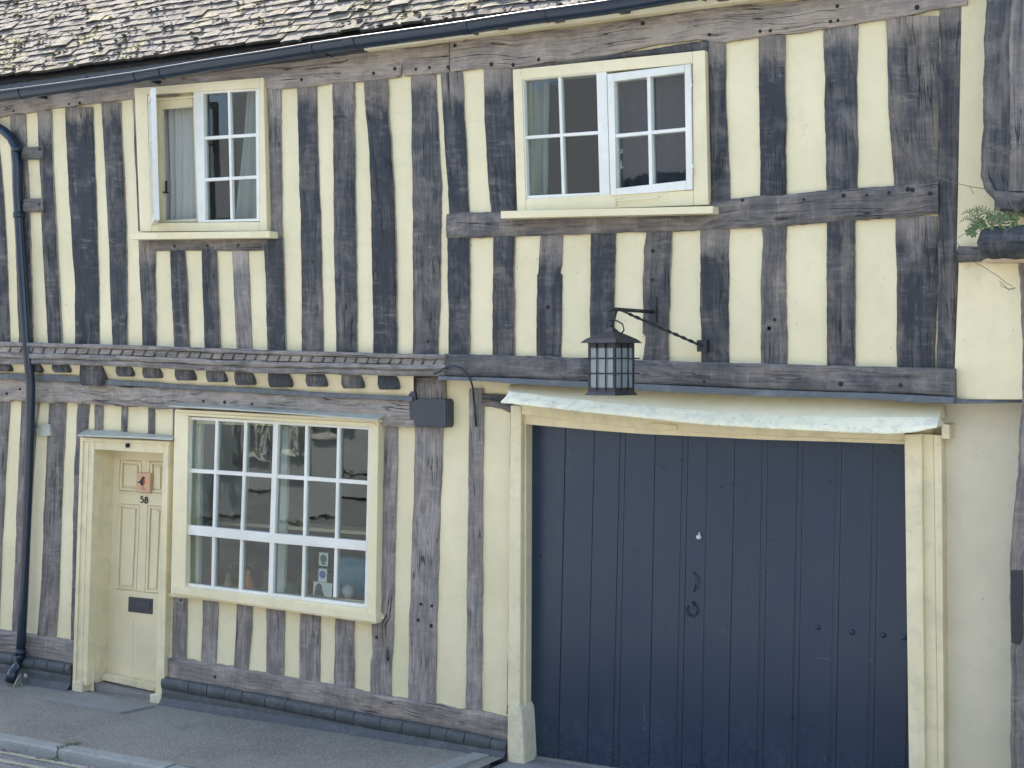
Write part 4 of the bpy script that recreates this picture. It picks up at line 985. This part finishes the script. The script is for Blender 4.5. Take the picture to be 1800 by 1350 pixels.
b = MB(); c = W(1217, 1072, YG); ringp = [c + Vector((.034 * math.sin(2 * math.pi * k / 16), -.014, -.002 + .036 * math.cos(2 * math.pi * k / 16))) for k in range(17)]
b.tube(ringp, .0045, 7, caps=False); b.tube([c + Vector((0, .0, .036)), c + Vector((0, -.022, .036))], .014, 10)
e = [W(1219 + 4 * math.sin(a / 12 * math.pi) * (1 if a < 13 else 1), 1006 + a * 2.9, YG - .006 - .02 * math.sin(a / 12 * math.pi)) for a in range(13)]
b.tube(e, .0042, 7); b.build('ring_handle', M['navy'], gd)
for x, y in ((1438, 1103), (1498, 1111), (1553, 1117), (1590, 1121)):
    b = MB(); c = W(x, y, YG); b.tube([c + Vector((0, .002, 0)), c + Vector((0, -.006, 0)), c + Vector((0, -.011, 0)), c + Vector((0, -.0135, 0))], .02, 12, r_list=[.0155, .015, .010, .003]); b.build('bolt', M['navy'], gd)
b = MB(); M['scuff'] = mat_plain('scuff', (.10, .125, .16), .6)
for a, c in (((1434, 1156), (1458, 1158)), ((1527, 1160), (1535, 1162)), ((1391, 1184), (1393, 1196)), ((1525, 1176), (1529, 1181)), ((1448, 1330), (1452, 1338)), ((1131, 1279), (1136, 1283)), ((1070, 1316), (1074, 1318)), ((1132, 1240), (1133, 1268)), ((1270, 1105), (1271, 1117))):
    b = MB(); b.bar(a, c, 1.1, YG - .0015, YG + .002, 0, 0); b.build('scratch', M['scuff'], gd)
b = MB(); x0 = W(925, 1340, YG).x; x1 = W(1600, 1340, YG).x; b.box(((x0 + x1) / 2, .2, -.03), ((x1 - x0) / 2, .13, .02)); b.build('garage_threshold', M['slab'], gf)

# ================================================================== right-hand bay
b = MB(); rows = []
for i in range(15):
    v = i / 14; r = []
    for j in range(17):
        u = j / 16; yy = -.135 - .16 * u ** 2.2 + .03 * v * (1 - u) - .02 * math.sin(v * math.pi) * (1 - u)
        xl_ = lerp(1686, 1676, v); r.append(W(lerp(xl_, 1812, u), lerp(452, 702, v), yy + .004 * nz(u * 4, v * 5, 2)))
    rows.append(r)
b.grid(rows, 0, True); b.build('plaster_wall', M['plaster'], house)
b = MB(); rows = []
for i in range(15):
    v = i / 14; rows.append([W(lerp(lerp(1692, 1682, v), 1830, j / 12), lerp(-70, 440, v), -.125 + .004 * nz(j * .4, v * 8, 5)) for j in range(13)])
b.grid(rows, 0, True); b.build('plaster_wall', M['plaster'], house)
b = MB(); b.poly([(1672, 698), (1700, 704), (1800, 702), (1800, 708), (1672, 710)], -.15, .03, 0, .003); b.build('lead_flashing', M['lead'], house)
timber('corbel', [(1683, 432, 461), (1700, 433, 459), (1735, 434, 458)], -.20, -.05, True, wear=.35, brown=.5)

# neighbouring house
nb = empty('neighbouring_house', W(1830, 1300, -.4), 'rough grey timber posts and beam ends of the house at the right edge', 'house')
NW = M['wood']
timber('post', [(-160, 1738, 1840), (0, 1732, 1834), (60, 1729, 1830), (110, 1729, 1830), (160, 1726, 1828), (250, 1724, 1826), (312, 1722, 1824), (330, 1728, 1824), (350, 1745, 1824)], -.42, -.15, wear=.34, brown=.25, rough=1.6, parent=nb, M_=7, round_=.03)
timber('post', [(-160, 1776, 1840), (0, 1777, 1834), (110, 1774, 1830), (250, 1772, 1826), (336, 1770, 1824)], -.455, -.30, wear=.50, brown=.5, rough=1.4, parent=nb, M_=7, round_=.02)
timber('post', [(452, 1788, 1850), (560, 1795, 1850), (700, 1796, 1850), (780, 1790, 1850), (900, 1781, 1850), (1000, 1773, 1850), (1130, 1776, 1850), (1340, 1775, 1850), (1420, 1775, 1850)], -.30, -.05, wear=.56, brown=.5, rough=1.3, parent=nb, round_=.02)
timber('beam_end', [(1748, 334, 368), (1775, 336, 372), (1840, 338, 374)], -.46, -.1, True, wear=.28, brown=.2, rough=2, parent=nb, round_=.015)
b = MB(); rows = []; L_ = 14
for i in range(L_ + 1):        # rounded log end of the jetty bracket
    u = i / L_; px = lerp(1717, 1850, u); r_ = 28 * (.62 * (u > 0) + .38 * (1 - (1 - min(1, u * 4)) ** 2)) * (1 + .16 * nz(u * 7, 1, 1)) + .5; c = W(px, 427 - 3 * u, -.48); rr = r_ / ppm(1780, -.48) 
    rows.append([c + Vector((0, -math.cos(2 * math.pi * k / 18) * rr * 1.1 * (1 + .1 * nz(k * .6, u * 3, 2)), math.sin(2 * math.pi * k / 18) * rr * (1 + .14 * nz(k * .7, u * 4, 7)))) for k in range(19)])
b.grid(rows, 0, True, [[(k * .025, i * .04) for k in range(19)] for i in range(L_ + 1)]); b.face(rows[0][:-1])
o = b.build('log_bracket', M['wood'], nb); o.color = (.28, .2, 1, 1)
b = MB(); b.poly([(1776, 1003), (1797, 1003), (1797, 1120), (1792, 1133), (1777, 1130)], -.315, -.28, 0, .004); b.build('iron_strap', M['iron'], nb)
b = MB(); x0 = W(1850, 700, -.3).x; b.box((x0 + 3, 3.2, 3.2), (2.95, 3.5, 3.2)); b.build('wall', M['plaster'], nb)
b = MB(); b.face([(x0 - .1, -.9, 6.2), (x0 + 6, -.9, 6.2), (x0 + 6, 3.4, 9.6), (x0 - .1, 3.4, 9.6)]); b.face([(x0 - .1, 7.2, 6.2), (x0 + 6, 7.2, 6.2), (x0 + 6, 3.4, 9.6), (x0 - .1, 3.4, 9.6)]); b.face([(x0 - .1, -.9, 6.2), (x0 - .1, 3.4, 9.6), (x0 - .1, 7.2, 6.2)]); b.build('roof', M['slab'], nb)
b = MB(); rows = []      # torn lip of peach render below the log
b.poly([(1726, 458), (1745, 450), (1785, 445), (1812, 448), (1812, 462), (1726, 460)], -.33, -.14, 0, .004); b.build('render_lip', mat_paint('buff_render', (.62, .47, .30), bump=.004, dirt_amt=.3), nb)

# plants on the bracket
def frond(b, base, tip, droop, n=9, wl=.03, m=0):
    base = Vector(base); tip = Vector(tip); pts = []
    for k in range(n + 1):
        t = k / n; p = base.lerp(tip, t); p.z += droop * 4 * t * (1 - t); pts.append(p)
    b.tube(pts, .0015, 4, m=1)
    for k in range(1, n):
        d = (pts[k + 1] - pts[k - 1]).normalized(); sd = d.cross(Vector((.2, -1, .2))).normalized()
        for s_ in (-1, 1):
            l = wl * (1 - (k / n) ** 1.6) + .004; q = pts[k] + sd * s_ * l + d * l * .45; m1 = pts[k].lerp(q, .5)
            wv = d * l * .28; b.face([pts[k], m1 + wv, q, m1 - wv], m); 
fern = MB(); bp_ = W(1738, 404, -.50)
for i, (tx, ty, dr) in enumerate(((1690, 378, .05), (1686, 392, .04), (1702, 374, .06), (1715, 372, .05), (1748, 372, .05), (1770, 376, .04), (1760, 384, .03), (1700, 400, .03), (1725, 378, .04), (1782, 388, .03))):
    frond(fern, bp_ + Vector((random.uniform(-.03, .08), random.uniform(-.03, .03), random.uniform(-.01, .02))), W(tx, ty, -.52 + random.uniform(-.06, .06)), dr, 11, .022)
for i in range(70):
    c = W(random.uniform(1716, 1790), random.uniform(376, 404), -.52 + random.uniform(-.05, .05)); a = random.uniform(0, 6.3); l = random.uniform(.014, .034)
    d = Vector((math.cos(a), random.uniform(-.5, .1), math.sin(a) * .7)); s_ = d.cross(Vector((0, 1, .3))).normalized() * l * .45; fern.face([c, c + d * l * .5 + s_, c + d * l, c + d * l * .5 - s_], 2)
for px, py in ((1709, 404), (1703, 408), (1714, 398), (1711, 411)):
    c = W(px, py, -.50)
    for a in (0, 1.4, 2.6, 4.3, 5.3):
        d = Vector((math.cos(a), -.2, math.sin(a))); l = .024; s_ = d.cross(Vector((0, 1, 0))).normalized() * l * .4; fern.face([c, c + d * l * .5 + s_, c + d * l, c + d * l * .5 - s_], 2)
fern.tube([W(1684, 418, -.50), W(1695, 411, -.5), W(1712, 406, -.5), W(1735, 406, -.5)], .0016, 5, m=1)
tag(fern.build('fern', [M['fern'], M['stem'], M['leaf']], recalc=False), 'small green fern growing on top of the log bracket at the right edge', 'fern')
b = MB()
def vine(pts, y, r=.002): b.tube([W(px, py, y + .02 * nz(px * .05, py * .05, 3)) for px, py in pts], r, 5, m=0)
vine([(1608, 322), (1612, 303), (1616, 295), (1625, 297), (1640, 307), (1655, 314), (1680, 322), (1705, 328), (1745, 334), (1775, 333), (1800, 336)], -.30)
vine([(1616, 296), (1625, 306), (1632, 318), (1634, 340)], -.24, .0015)
vine([(1757, 278), (1764, 270), (1780, 264), (1802, 262)], -.50)
vine([(1680, 425), (1695, 440), (1708, 458), (1730, 470), (1755, 486), (1768, 497), (1778, 502), (1783, 508), (1774, 510), (1764, 500), (1757, 494), (1760, 503), (1772, 508), (1786, 506)], -.44, .0018)
vine([(1705, 328), (1710, 338), (1712, 342)], -.32, .0015); vine([(1768, 330), (1774, 348), (1778, 362), (1800, 378)], -.50, .002)
tag(b.build('vine', [M['stem']]), 'bare thin vine stems trailing across the corner post and cream wall', 'vine')

# ================================================================== LANTERN
lan = empty('wall_lantern', W(1150, 541, -.13), 'black square iron lantern with frosted panes hanging from a wall bracket over the garage', 'lantern')
wp = W(1148, 541, -.135)
def kk(px): d = ray(px, 600); return d.x / d.y
# arm stands square to the wall; find its length from where the lantern hangs
ln_y = (wp.x - CX) / kk(1074.5) + CY
AT = Vector((wp.x, ln_y, W(1074.5, 543, ln_y).z))
b = MB(); b.box((wp.x, -.128, wp.z - .01), (.022, .012, .075))
b.tube([Vector((wp.x, -.13, AT.z)), AT + Vector((0, -.02, 0))], .011, 8)
sp2 = W(1236, 608, -.145); b.box((sp2.x, -.145, sp2.z), (.031, .02, .034))
# twisted stay back to the wall plate on the right
s0 = AT + Vector((.0, .10, 0)); s1 = sp2 + Vector((0, -.02, 0)); N = 60
for ph in (0, math.pi):
    pts = []
    for k in range(N + 1):
        t = k / N; p = s0.lerp(s1, t); a = ph + t * 34; rr = .0045 if .12 < t else 0.001; pts.append(p + Vector((math.cos(a) * rr, math.sin(a) * rr * .5, math.sin(a) * rr)))
    b.tube(pts, .0055, 6)
low = AT - Vector((0, 0, .115)); b.tube([AT + Vector((.0, .07, 0)), low + Vector((.0, .0, 0))], .008, 7)
b.build('bracket', M['iron'], lan)
b = MB(); b.tube([AT + Vector((-.005, -.01, 0)), AT + Vector((.0, -.02, -.04)), AT + Vector((.02, .0, -.06)), AT + Vector((.06, .02, -.085)), AT + Vector((.07, .02, -.12)), AT + Vector((.05, .01, -.15))], .0045, 6)
b.tube([AT + Vector((-.004, -.015, .004)), AT + Vector((-.012, -.015, -.03)), AT + Vector((-.004, -.012, -.06)), AT + Vector((0, 0, -.09))], .005, 6); b.build('lamp_cable', M['black'], lan)
ap = Vector((AT.x, AT.y, W(1074.5, 572, AT.y).z)); ze = W(1074, 601, AT.y).z; zb = W(1074, 692, AT.y).z
pm = ppm(1074, AT.y)
HW = 33.0 / pm * 1.0; # half side
# orientation: near corner sits at px 1075, left face spans 48 px, right face 36 px
fwd = Vector((ray(1075, 640).x, ray(1075, 640).y, 0)).normalized()
rt = Vector((fwd.y, -fwd.x, 0)); 
th = math.atan2(36, 49)
e1 = (-rt * math.cos(th) + fwd * math.sin(th)); e2 = (rt * math.sin(th) + fwd * math.cos(th))
S = 58 / pm; cc = Vector((AT.x, AT.y, 0)); 
def LP(a, c, z): return Vector((cc.x, cc.y, z)) + e1 * (a * S / 2) + e2 * (c * S / 2)
cor = [(-1, -1), (1, -1), (1, 1), (-1, 1)]
b = MB()
ev = 1.36; prof = [(ev, ze - .006), (ev * .82, ze + .016), (.35, ze + (ap.z - ze) * .62), (.03, ap.z)]
for k in range(4):
    a, c = cor[k], cor[(k + 1) % 4]; rows = []
    for s_, z in prof: rows.append([LP(lerp(a[0], c[0], t) * s_, lerp(a[1], c[1], t) * s_, z) for t in (0, .5, 1)])
    b.grid(rows, 0, False); b.face([LP(a[0] * ev, a[1] * ev, ze - .006), LP(c[0] * ev, c[1] * ev, ze - .006), LP(c[0] * .9, c[1] * .9, ze + .0), LP(a[0] * .9, a[1] * .9, ze + .0)])
b.tube([Vector((ap.x, ap.y, ap.z - .01)), Vector((ap.x, ap.y, ap.z + .03))], .012, 8)
b.build('lantern_roof', M['iron'], lan)
b = MB()
def post(a, c, w_, z0, z1): P = [LP(a + dx * w_, c + dy * w_, z) for z in (z0, z1) for dx, dy in ((-1, -1), (1, -1), (1, 1), (-1, 1))]; i = len(b.v); b.v += [tuple(p) for p in P]; [(b.f.append([i + k for k in q]), b.m.append(0), b.sm.append(False), b.uv.append(None)) for q in ((0, 1, 2, 3), (4, 5, 6, 7), (0, 1, 5, 4), (1, 2, 6, 5), (2, 3, 7, 6), (3, 0, 4, 7))]
for a, c in cor: post(a * .93, c * .93, .075, zb + .01, ze)
for z0, z1 in ((ze - .035, ze + .002), (zb, zb + .035)):
    for k in range(4):
        a, c = cor[k], cor[(k + 1) % 4]; o1 = [LP(a[0], a[1], z0), LP(c[0], c[1], z0), LP(c[0], c[1], z1), LP(a[0], a[1], z1)]; b.face(o1); b.face([LP(a[0] * .88, a[1] * .88, z0), LP(c[0] * .88, c[1] * .88, z0), LP(c[0] * .88, c[1] * .88, z1), LP(a[0] * .88, a[1] * .88, z1)])
# flared foot
for k in range(4):
    a, c = cor[k], cor[(k + 1) % 4]; b.face([LP(a[0], a[1], zb + .012), LP(c[0], c[1], zb + .012), LP(c[0] * 1.16, c[1] * 1.16, zb - .008), LP(a[0] * 1.16, a[1] * 1.16, zb - .008)])
b.face([LP(a * 1.16, c * 1.16, zb - .008) for a, c in cor])
b.build('lantern_body', M['iron'], lan, recalc=False)
b = MB()
for z in (lerp(zb, ze, .39), lerp(zb, ze, .68)):
    for (a0, a1) in (((-1.0, -1.04), (1.0, -1.04)), ((-1.04, -1.0), (-1.04, 1.0)), ((1.04, -1), (1.04, 1)), ((-1, 1.04), (1, 1.04))):
        A = LP(a0[0] * (1.35 if abs(a0[0]) == 1.0 else 1), a0[1] * (1.35 if abs(a0[1]) == 1.0 else 1), z); B_ = LP(a1[0] * (1.35 if abs(a1[0]) == 1.0 else 1), a1[1] * (1.35 if abs(a1[1]) == 1.0 else 1), z); b.tube([A, B_], .0042, 6)
for u in (-.33, .33):
    for a0 in ((u, -1.03), (-1.03, u), (1.03, u), (u, 1.03)): b.tube([LP(a0[0], a0[1], zb + .02), LP(a0[0], a0[1], ze - .01)], .0042, 6)
b.build('lantern_cage', M['iron'], lan)
b = MB(); fg = NT('frosted_glass'); fg.n.remove(fg.b)
tl_ = fg.add('ShaderNodeBsdfTranslucent'); tl_.inputs[0].default_value = (.55, .62, .63, 1); df = fg.add('ShaderNodeBsdfDiffuse'); df.inputs[0].default_value = (.34, .40, .42, 1); mx = fg.add('ShaderNodeMixShader'); mx.inputs[0].default_value = .5
gl_ = fg.add('ShaderNodeBsdfGlossy'); gl_.inputs['Roughness'].default_value = .25; mx2 = fg.add('ShaderNodeMixShader'); mx2.inputs[0].default_value = .10
fg.l(tl_.outputs[0], mx.inputs[1]); fg.l(df.outputs[0], mx.inputs[2]); fg.l(mx.outputs[0], mx2.inputs[1]); fg.l(gl_.outputs[0], mx2.inputs[2]); fg.l(mx2.outputs[0], fg.out.inputs[0])
for k in range(4):
    a, c = cor[k], cor[(k + 1) % 4]; b.face([LP(a[0] * .95, a[1] * .95, zb + .03), LP(c[0] * .95, c[1] * .95, zb + .03), LP(c[0] * .95, c[1] * .95, ze - .03), LP(a[0] * .95, a[1] * .95, ze - .03)])
b.build('lantern_glass', fg.mat, lan)
# black cable looping off the bressumer
b = MB(); cp_ = [(763, 657, -.18), (770, 655, -.19), (776, 650, -.20), (786, 645, -.205), (797, 643, -.205), (809, 646, -.205), (820, 656, -.20), (827, 668, -.20), (830, 676, -.19), (832, 690, -.07), (834, 715, -.04), (837, 750, -.035)]
b.tube([W(*p) for p in cp_], .0065, 7); b.build('cable', M['black'], house)

# ================================================================== things behind the lower panes
def card(name, pts, mat, label, cat, y=-.028):
    b = MB(); b.poly(pts, y, y + .002, 0, 0); return tag(b.build(name, mat), label, cat)
M['card'] = mat_plain('pale_card', (.66, .67, .62), .7, var=.05); M['cardblue'] = mat_plain('blue_print', (.05, .12, .34), .6); M['cardgreen'] = mat_plain('green_print', (.06, .16, .10), .6); M['carddark'] = mat_plain('dark_print', (.03, .04, .045), .6)
o = card('window_sticker', [(561, 971), (577, 972), (576, 996), (560, 994)], M['card'], 'small pale sticker with a green round emblem on the lower window glass', 'sticker')
b = MB(); c = W(568.5, 982, -.029); b.tube([c, c + Vector((0, -.0012, 0))], .028, 14); b.poly([(564, 989), (573, 990), (571, 993), (566, 992)], -.0296, -.028, 0, 0); b.build('emblem', M['cardgreen'], o)
o = card('window_sticker', [(560, 999), (575, 1000), (574, 1024), (559, 1022)], M['card'], 'small pale sticker with a blue emblem just below the green one', 'sticker')
b = MB(); c = W(567, 1010, -.029); b.tube([c, c + Vector((0, -.0012, 0))], .027, 14); b.build('emblem', M['cardblue'], o)
o = card('window_card', [(551, 1022), (584, 1026), (583, 1050), (550, 1046)], M['card'], 'pale card with a dark silhouette standing at the bottom of the lower window', 'card', -.024)
b = MB(); b.poly([(552, 1046), (554, 1036), (556, 1028), (561, 1025), (566, 1029), (566, 1037), (570, 1048)], -.0255, -.0245, 0, 0); b.build('silhouette', M['carddark'], o)
def ornament(name, px, y, prof, mat, label, cat):
    c = W(px, 1050, y); b = MB(); rows = []
    for z, r in prof: rows.append([Vector((c.x + r * math.cos(2 * math.pi * k / 14), y + r * math.sin(2 * math.pi * k / 14), BZ + z)) for k in range(15)])
    b.grid(rows, 0, True); return tag(b.build(name, mat), label, cat)
M['pot'] = mat_plain('stoneware', (.62, .58, .54), .5); M['orange'] = mat_plain('orange_glaze', (.85, .28, .06), .35); M['pinkc'] = mat_plain('pink_cloth', (.75, .40, .42), .9); M['teal'] = mat_plain('teal_glaze', (.05, .28, .42), .3); M['dkgreen'] = mat_plain('dark_green', (.04, .09, .05), .5); M['brass'] = mat_plain('dull_brass', (.30, .22, .10), .4, .6)
ornament('jug', 432, .10, [(0, .0), (0, .05), (.06, .065), (.12, .05), (.16, .035), (.20, .045), (.205, .0)], M['orange'], 'orange glazed jug inside the lower window, second pane column', 'jug')
ornament('vase', 402, .13, [(0, 0), (0, .04), (.05, .06), (.10, .035), (.16, .02), (.17, 0)], M['brass'], 'dull brass vase inside the lower window beside the orange jug', 'vase')
ornament('bowl', 350, .10, [(0, 0), (0, .05), (.03, .10), (.06, .12), (.055, .11), (.02, 0)], M['pinkc'], 'pinkish bowl inside the lower window at its left end', 'bowl')
ornament('bust', 612, .07, [(0, 0), (0, .035), (.02, .038), (.05, .022), (.075, .02), (.09, .04), (.12, .046), (.15, .038), (.17, 0)], M['pot'], 'small grey figure inside the lower window, rightmost pane', 'figurine')
ornament('pot', 632, .04, [(0, 0), (0, .024), (.05, .03), (.055, .034), (.06, .03), (.06, 0)], M['card'], 'tiny white pot beside the small grey figure', 'pot')
ornament('glass_float', 505, .12, [(0, 0), (.0, .03), (.03, .075), (.08, .09), (.13, .07), (.16, .0)], M['dkgreen'], 'dark rounded jar inside the lower window, right of its mullion', 'jar')
b = MB(); b.box((W(630, 990, .3).x, .3, BZ + .19), (.14, .05, .13)); o = b.build('teal_box', M['teal']); tag(o, 'teal box behind the small figure in the lower window', 'box')
# low pale shelf edge and books behind the panes
b = MB(); zc = W(500, 925, .5).z; b.box((W(500, 925, .5).x, .55, zc), (1.25, .12, .012)); tag(b.build('shelf', M['cream']), 'pale shelf crossing the room behind the large lower window', 'shelf')
random.seed(7)
for k in range(8):
    b = MB(); h = random.uniform(.14, .22); x = W(380 + k * 32, 1000, .45).x; b.box((x, .45, BZ + h / 2), (.022 + .01 * random.random(), .06, h / 2)); bc = [('rust', (.25, .08, .05)), ('olive', (.14, .14, .06)), ('navy', (.05, .07, .14)), ('tan', (.35, .26, .16))][k % 4]
    tag(b.build('book', mat_plain('book_%d' % k, bc[1], .7)), '%s spined book behind the lower window, %s of the row' % (bc[0], ('first from the left', 'second from the left', 'third from the left', 'fourth from the left', 'fourth from the right', 'third from the right', 'second from the right', 'last on the right')[k]), 'book', 'books behind the lower window')

# ================================================================== weeds and litter
b = MB()
def tuft(b, c, n, h, m=0):
    for _ in range(n):
        a = random.uniform(0, 6.28); d = Vector((math.cos(a) * .7, math.sin(a) * .7, random.uniform(.5, 1.3))).normalized(); l = h * random.uniform(.5, 1.1); p = c + Vector((random.uniform(-.03, .03), random.uniform(-.015, .015), 0)); s_ = Vector((-d.y, d.x, 0)).normalized() * l * .10
        b.face([p - s_, p + s_, p + d * l * .6 + s_ * .7, p + d * l, p + d * l * .6 - s_ * .7], m)
kx = G(105, 1316, 0).x
for k in range(16): tuft(b, Vector((kx + random.uniform(-.02, .03), lerp(KI + .06, KO - .05, k / 15), .0 if k < 12 else ROADZ)), 9, .028)
tag(b.build('weed', [M['leaf']], recalc=False), 'low green weeds growing out of the kerb joint', 'weeds')
b = MB(); tuft(b, G(50, 1200), 36, .04)
tag(b.build('weed', [M['leaf']], recalc=False), 'small weeds at the foot of the black drainpipe', 'weeds')
b = MB(); b.tube([G(24, 1207, .01), G(30, 1194, .05), G(38, 1184, .09)], .006, 6); b.tube([G(30, 1205, .01), G(42, 1188, .05)], .003, 5); b.lump(G(45, 1188, .085), .022, 7, 0, 3, (1, .6, .7)); b.tube([G(38, 1205, .01), G(34, 1186, .05)], .003, 5)
tag(b.build('dry_twig', [mat_plain('dry_twig', (.34, .31, .24), .9)]), 'broken pale twigs and dead leaf leaning by the drainpipe shoe', 'twigs')
random.seed(21); b = MB()
for k in range(260):
    if k < 120: p = Vector((random.uniform(-4.6, -2.2), KO - .02 - abs(random.gauss(0, .025)), ROADZ + .006))
    elif k < 180: p = Vector((random.uniform(W(155, 1200).x, W(270, 1200).x), random.uniform(-.06, .06), .07))
    else: p = Vector((random.uniform(-4.6, .0), random.uniform(-1.1, -.1), .012))
    if k >= 120 and k < 180 : p.z = .068
    a = random.uniform(0, 6.28); l = random.uniform(.004, .012) if k > 180 else random.uniform(.006, .022); d = Vector((math.cos(a), math.sin(a), random.uniform(0, .3))) * l; s_ = Vector((-math.sin(a), math.cos(a), .2)) * l * .4
    b.face([p - d, p + s_, p + d, p - s_], k % 3 == 0)
tag(b.build('leaf_litter', [mat_plain('litter_brown', (.13, .10, .07), .9, var=.4), mat_plain('litter_pale', (.30, .28, .22), .9, var=.3)], recalc=False), 'scraps of dead leaf along the kerb and doorstep', 'litter', kind='stuff')
b = MB(); a = G(848, 1334, 0); X = a.x
rows = [[(X - .10, -.13, -.03), (X - .10, -.13, .018), (X + .02, -.13, .018), (X + .025, -.13, -.1)], [(X - .22, -1.24, -.03), (X - .22, -1.24, .018), (X - .08, -1.24, .018), (X - .075, -1.24, -.1)]]
b.grid([[Vector(p) for p in r] for r in rows], 0, False); b.face([Vector(p) for p in rows[0]]); tag(b.build('edging_stone', M['kerb']), kind='structure')

# ================================================================== houses across the street (seen only in the panes and as bounced light)
M['farpane'] = mat_plain('far_pane', (.13, .15, .16), .25)
def far_house(x0, x1, col_, label, eave=5.2, yF=-13.0, seed=0):
    random.seed(seed); r = empty('opposite_house', ((x0 + x1) / 2, yF, 0), label, 'house', 'houses across the street')
    m = mat_paint('render_%d' % seed, col_, dirt=tuple(c * .6 for c in col_), bump=.004, rough=.9, dirt_amt=.3, scale=.5)
    b = MB(); b.box(((x0 + x1) / 2, yF - 3, eave / 2), ((x1 - x0) / 2, 3, eave / 2)); b.build('wall', m, r)
    b = MB(); ym = yF - 3; zr = eave + 3.0
    b.face([(x0, yF + .35, eave - .1), (x1, yF + .35, eave - .1), (x1, ym, zr), (x0, ym, zr)]); b.face([(x0, yF - 6.3, eave - .1), (x1, yF - 6.3, eave - .1), (x1, ym, zr), (x0, ym, zr)])
    for X in (x0, x1): b.face([(X, yF + .35, eave - .1), (X, ym, zr), (X, yF - 6.3, eave - .1)])
    rf = b.build('roof', mat_plain('far_roof_%d' % seed, (.15, .155, .165), .9, bump=.02, scale=6), r)
    b = MB(); b.box((x1 - .8, ym, zr + .4), (.35, .35, .9)); b.build('chimney', mat_plain('far_chimney_%d' % seed, (.22, .10, .07), .9), rf)
    n = int((x1 - x0) / 2.2)
    for k in range(n):
        xc = x0 + (k + .5) * (x1 - x0) / n
        for zc, h in ((1.5, .65), (3.9, .55)):
            if zc < 2 and k % 3 == 1:
                b = MB(); b.box((xc, yF + .02, 1.0), (.45, .04, 1.0)); b.build('door', mat_plain('far_door_%d%d' % (seed, k), random.choice(((.16, .18, .20), (.22, .20, .18), (.14, .18, .16))), .4), r); continue
            f = MB()
            for dx, dz, hx, hz in ((-.5, 0, .04, h), (.5, 0, .04, h), (0, h, .54, .04), (0, -h, .58, .05), (0, 0, .025, h), (0, 0, .5, .025)): f.box((xc + dx, yF + .05, zc + dz), (hx, .05, hz))
            fo = f.build('window', M['white'], r); p = MB(); p.box((xc, yF + .015, zc), (.48, .01, h)); p.build('pane', M['farpane'], fo)
far_house(-34, -23, (.17, .19, .20), 'long grey flint terrace house across the street, reflected far left', 5.0, -13, 1)
far_house(-22.6, -14, (.42, .44, .44), 'grey rendered house across the street, reflected in the lower window', 4.6, -13.2, 2)
far_house(-13.6, -6.2, (.42, .44, .44), 'grey pebbledashed house across the street, reflected in the panes', 5.0, -13, 3)
far_house(-6.2, 2.5, (.11, .14, .18), 'slate grey house across the street, reflected in the wide upper window', 5.0, -13, 4)
far_house(2.9, 12, (.50, .47, .42), 'stone coloured house across the street, behind the camera', 5.3, -13, 5)

random.seed(99)
def street_tree(x, y, h, label):
    r = empty('tree', (x, y, 0), label, 'tree', 'trees across the street')
    b = MB(); b.tube([(x, y, -.1), (x + .1, y, h * .35), (x - .05, y + .1, h * .6), (x + .1, y, h * .85)], .2, 9, r_list=[.22, .17, .12, .04])
    for k in range(7):
        a = random.uniform(0, 6.28); z = h * random.uniform(.3, .6); b.tube([(x, y, z), (x + math.cos(a) * 1.0, y + math.sin(a) * 1.0, z + .9), (x + math.cos(a) * 1.7, y + math.sin(a) * 1.7, z + 1.9)], .06, 6, r_list=[.08, .05, .02])
    b.build('trunk', M['stem'], r)
    b = MB()
    cl = [(Vector((x + random.gauss(0, 1.1), y + random.gauss(0, .9), h * random.uniform(.32, .95))), random.uniform(.5, .95)) for _ in range(26)]
    for c, rr in cl:
        for _ in range(150):
            d = Vector((random.gauss(0, 1), random.gauss(0, 1), random.gauss(0, 1))).normalized() * rr * random.uniform(.55, 1.05); p = c + d
            u = Vector((random.gauss(0, 1), random.gauss(0, 1), random.gauss(0, 1))).normalized() * .10; v = u.cross(Vector((random.random(), 1, random.random()))).normalized() * .06
            b.face([p - u, p + v, p + u, p - v], 0)
    b.build('crown', M['leaf'], r, recalc=False)
for x, y, h, lb in ((-19.0, -11.4, 7.2, 'leafy tree farthest left across the street'),): street_tree(x, y, h, lb)
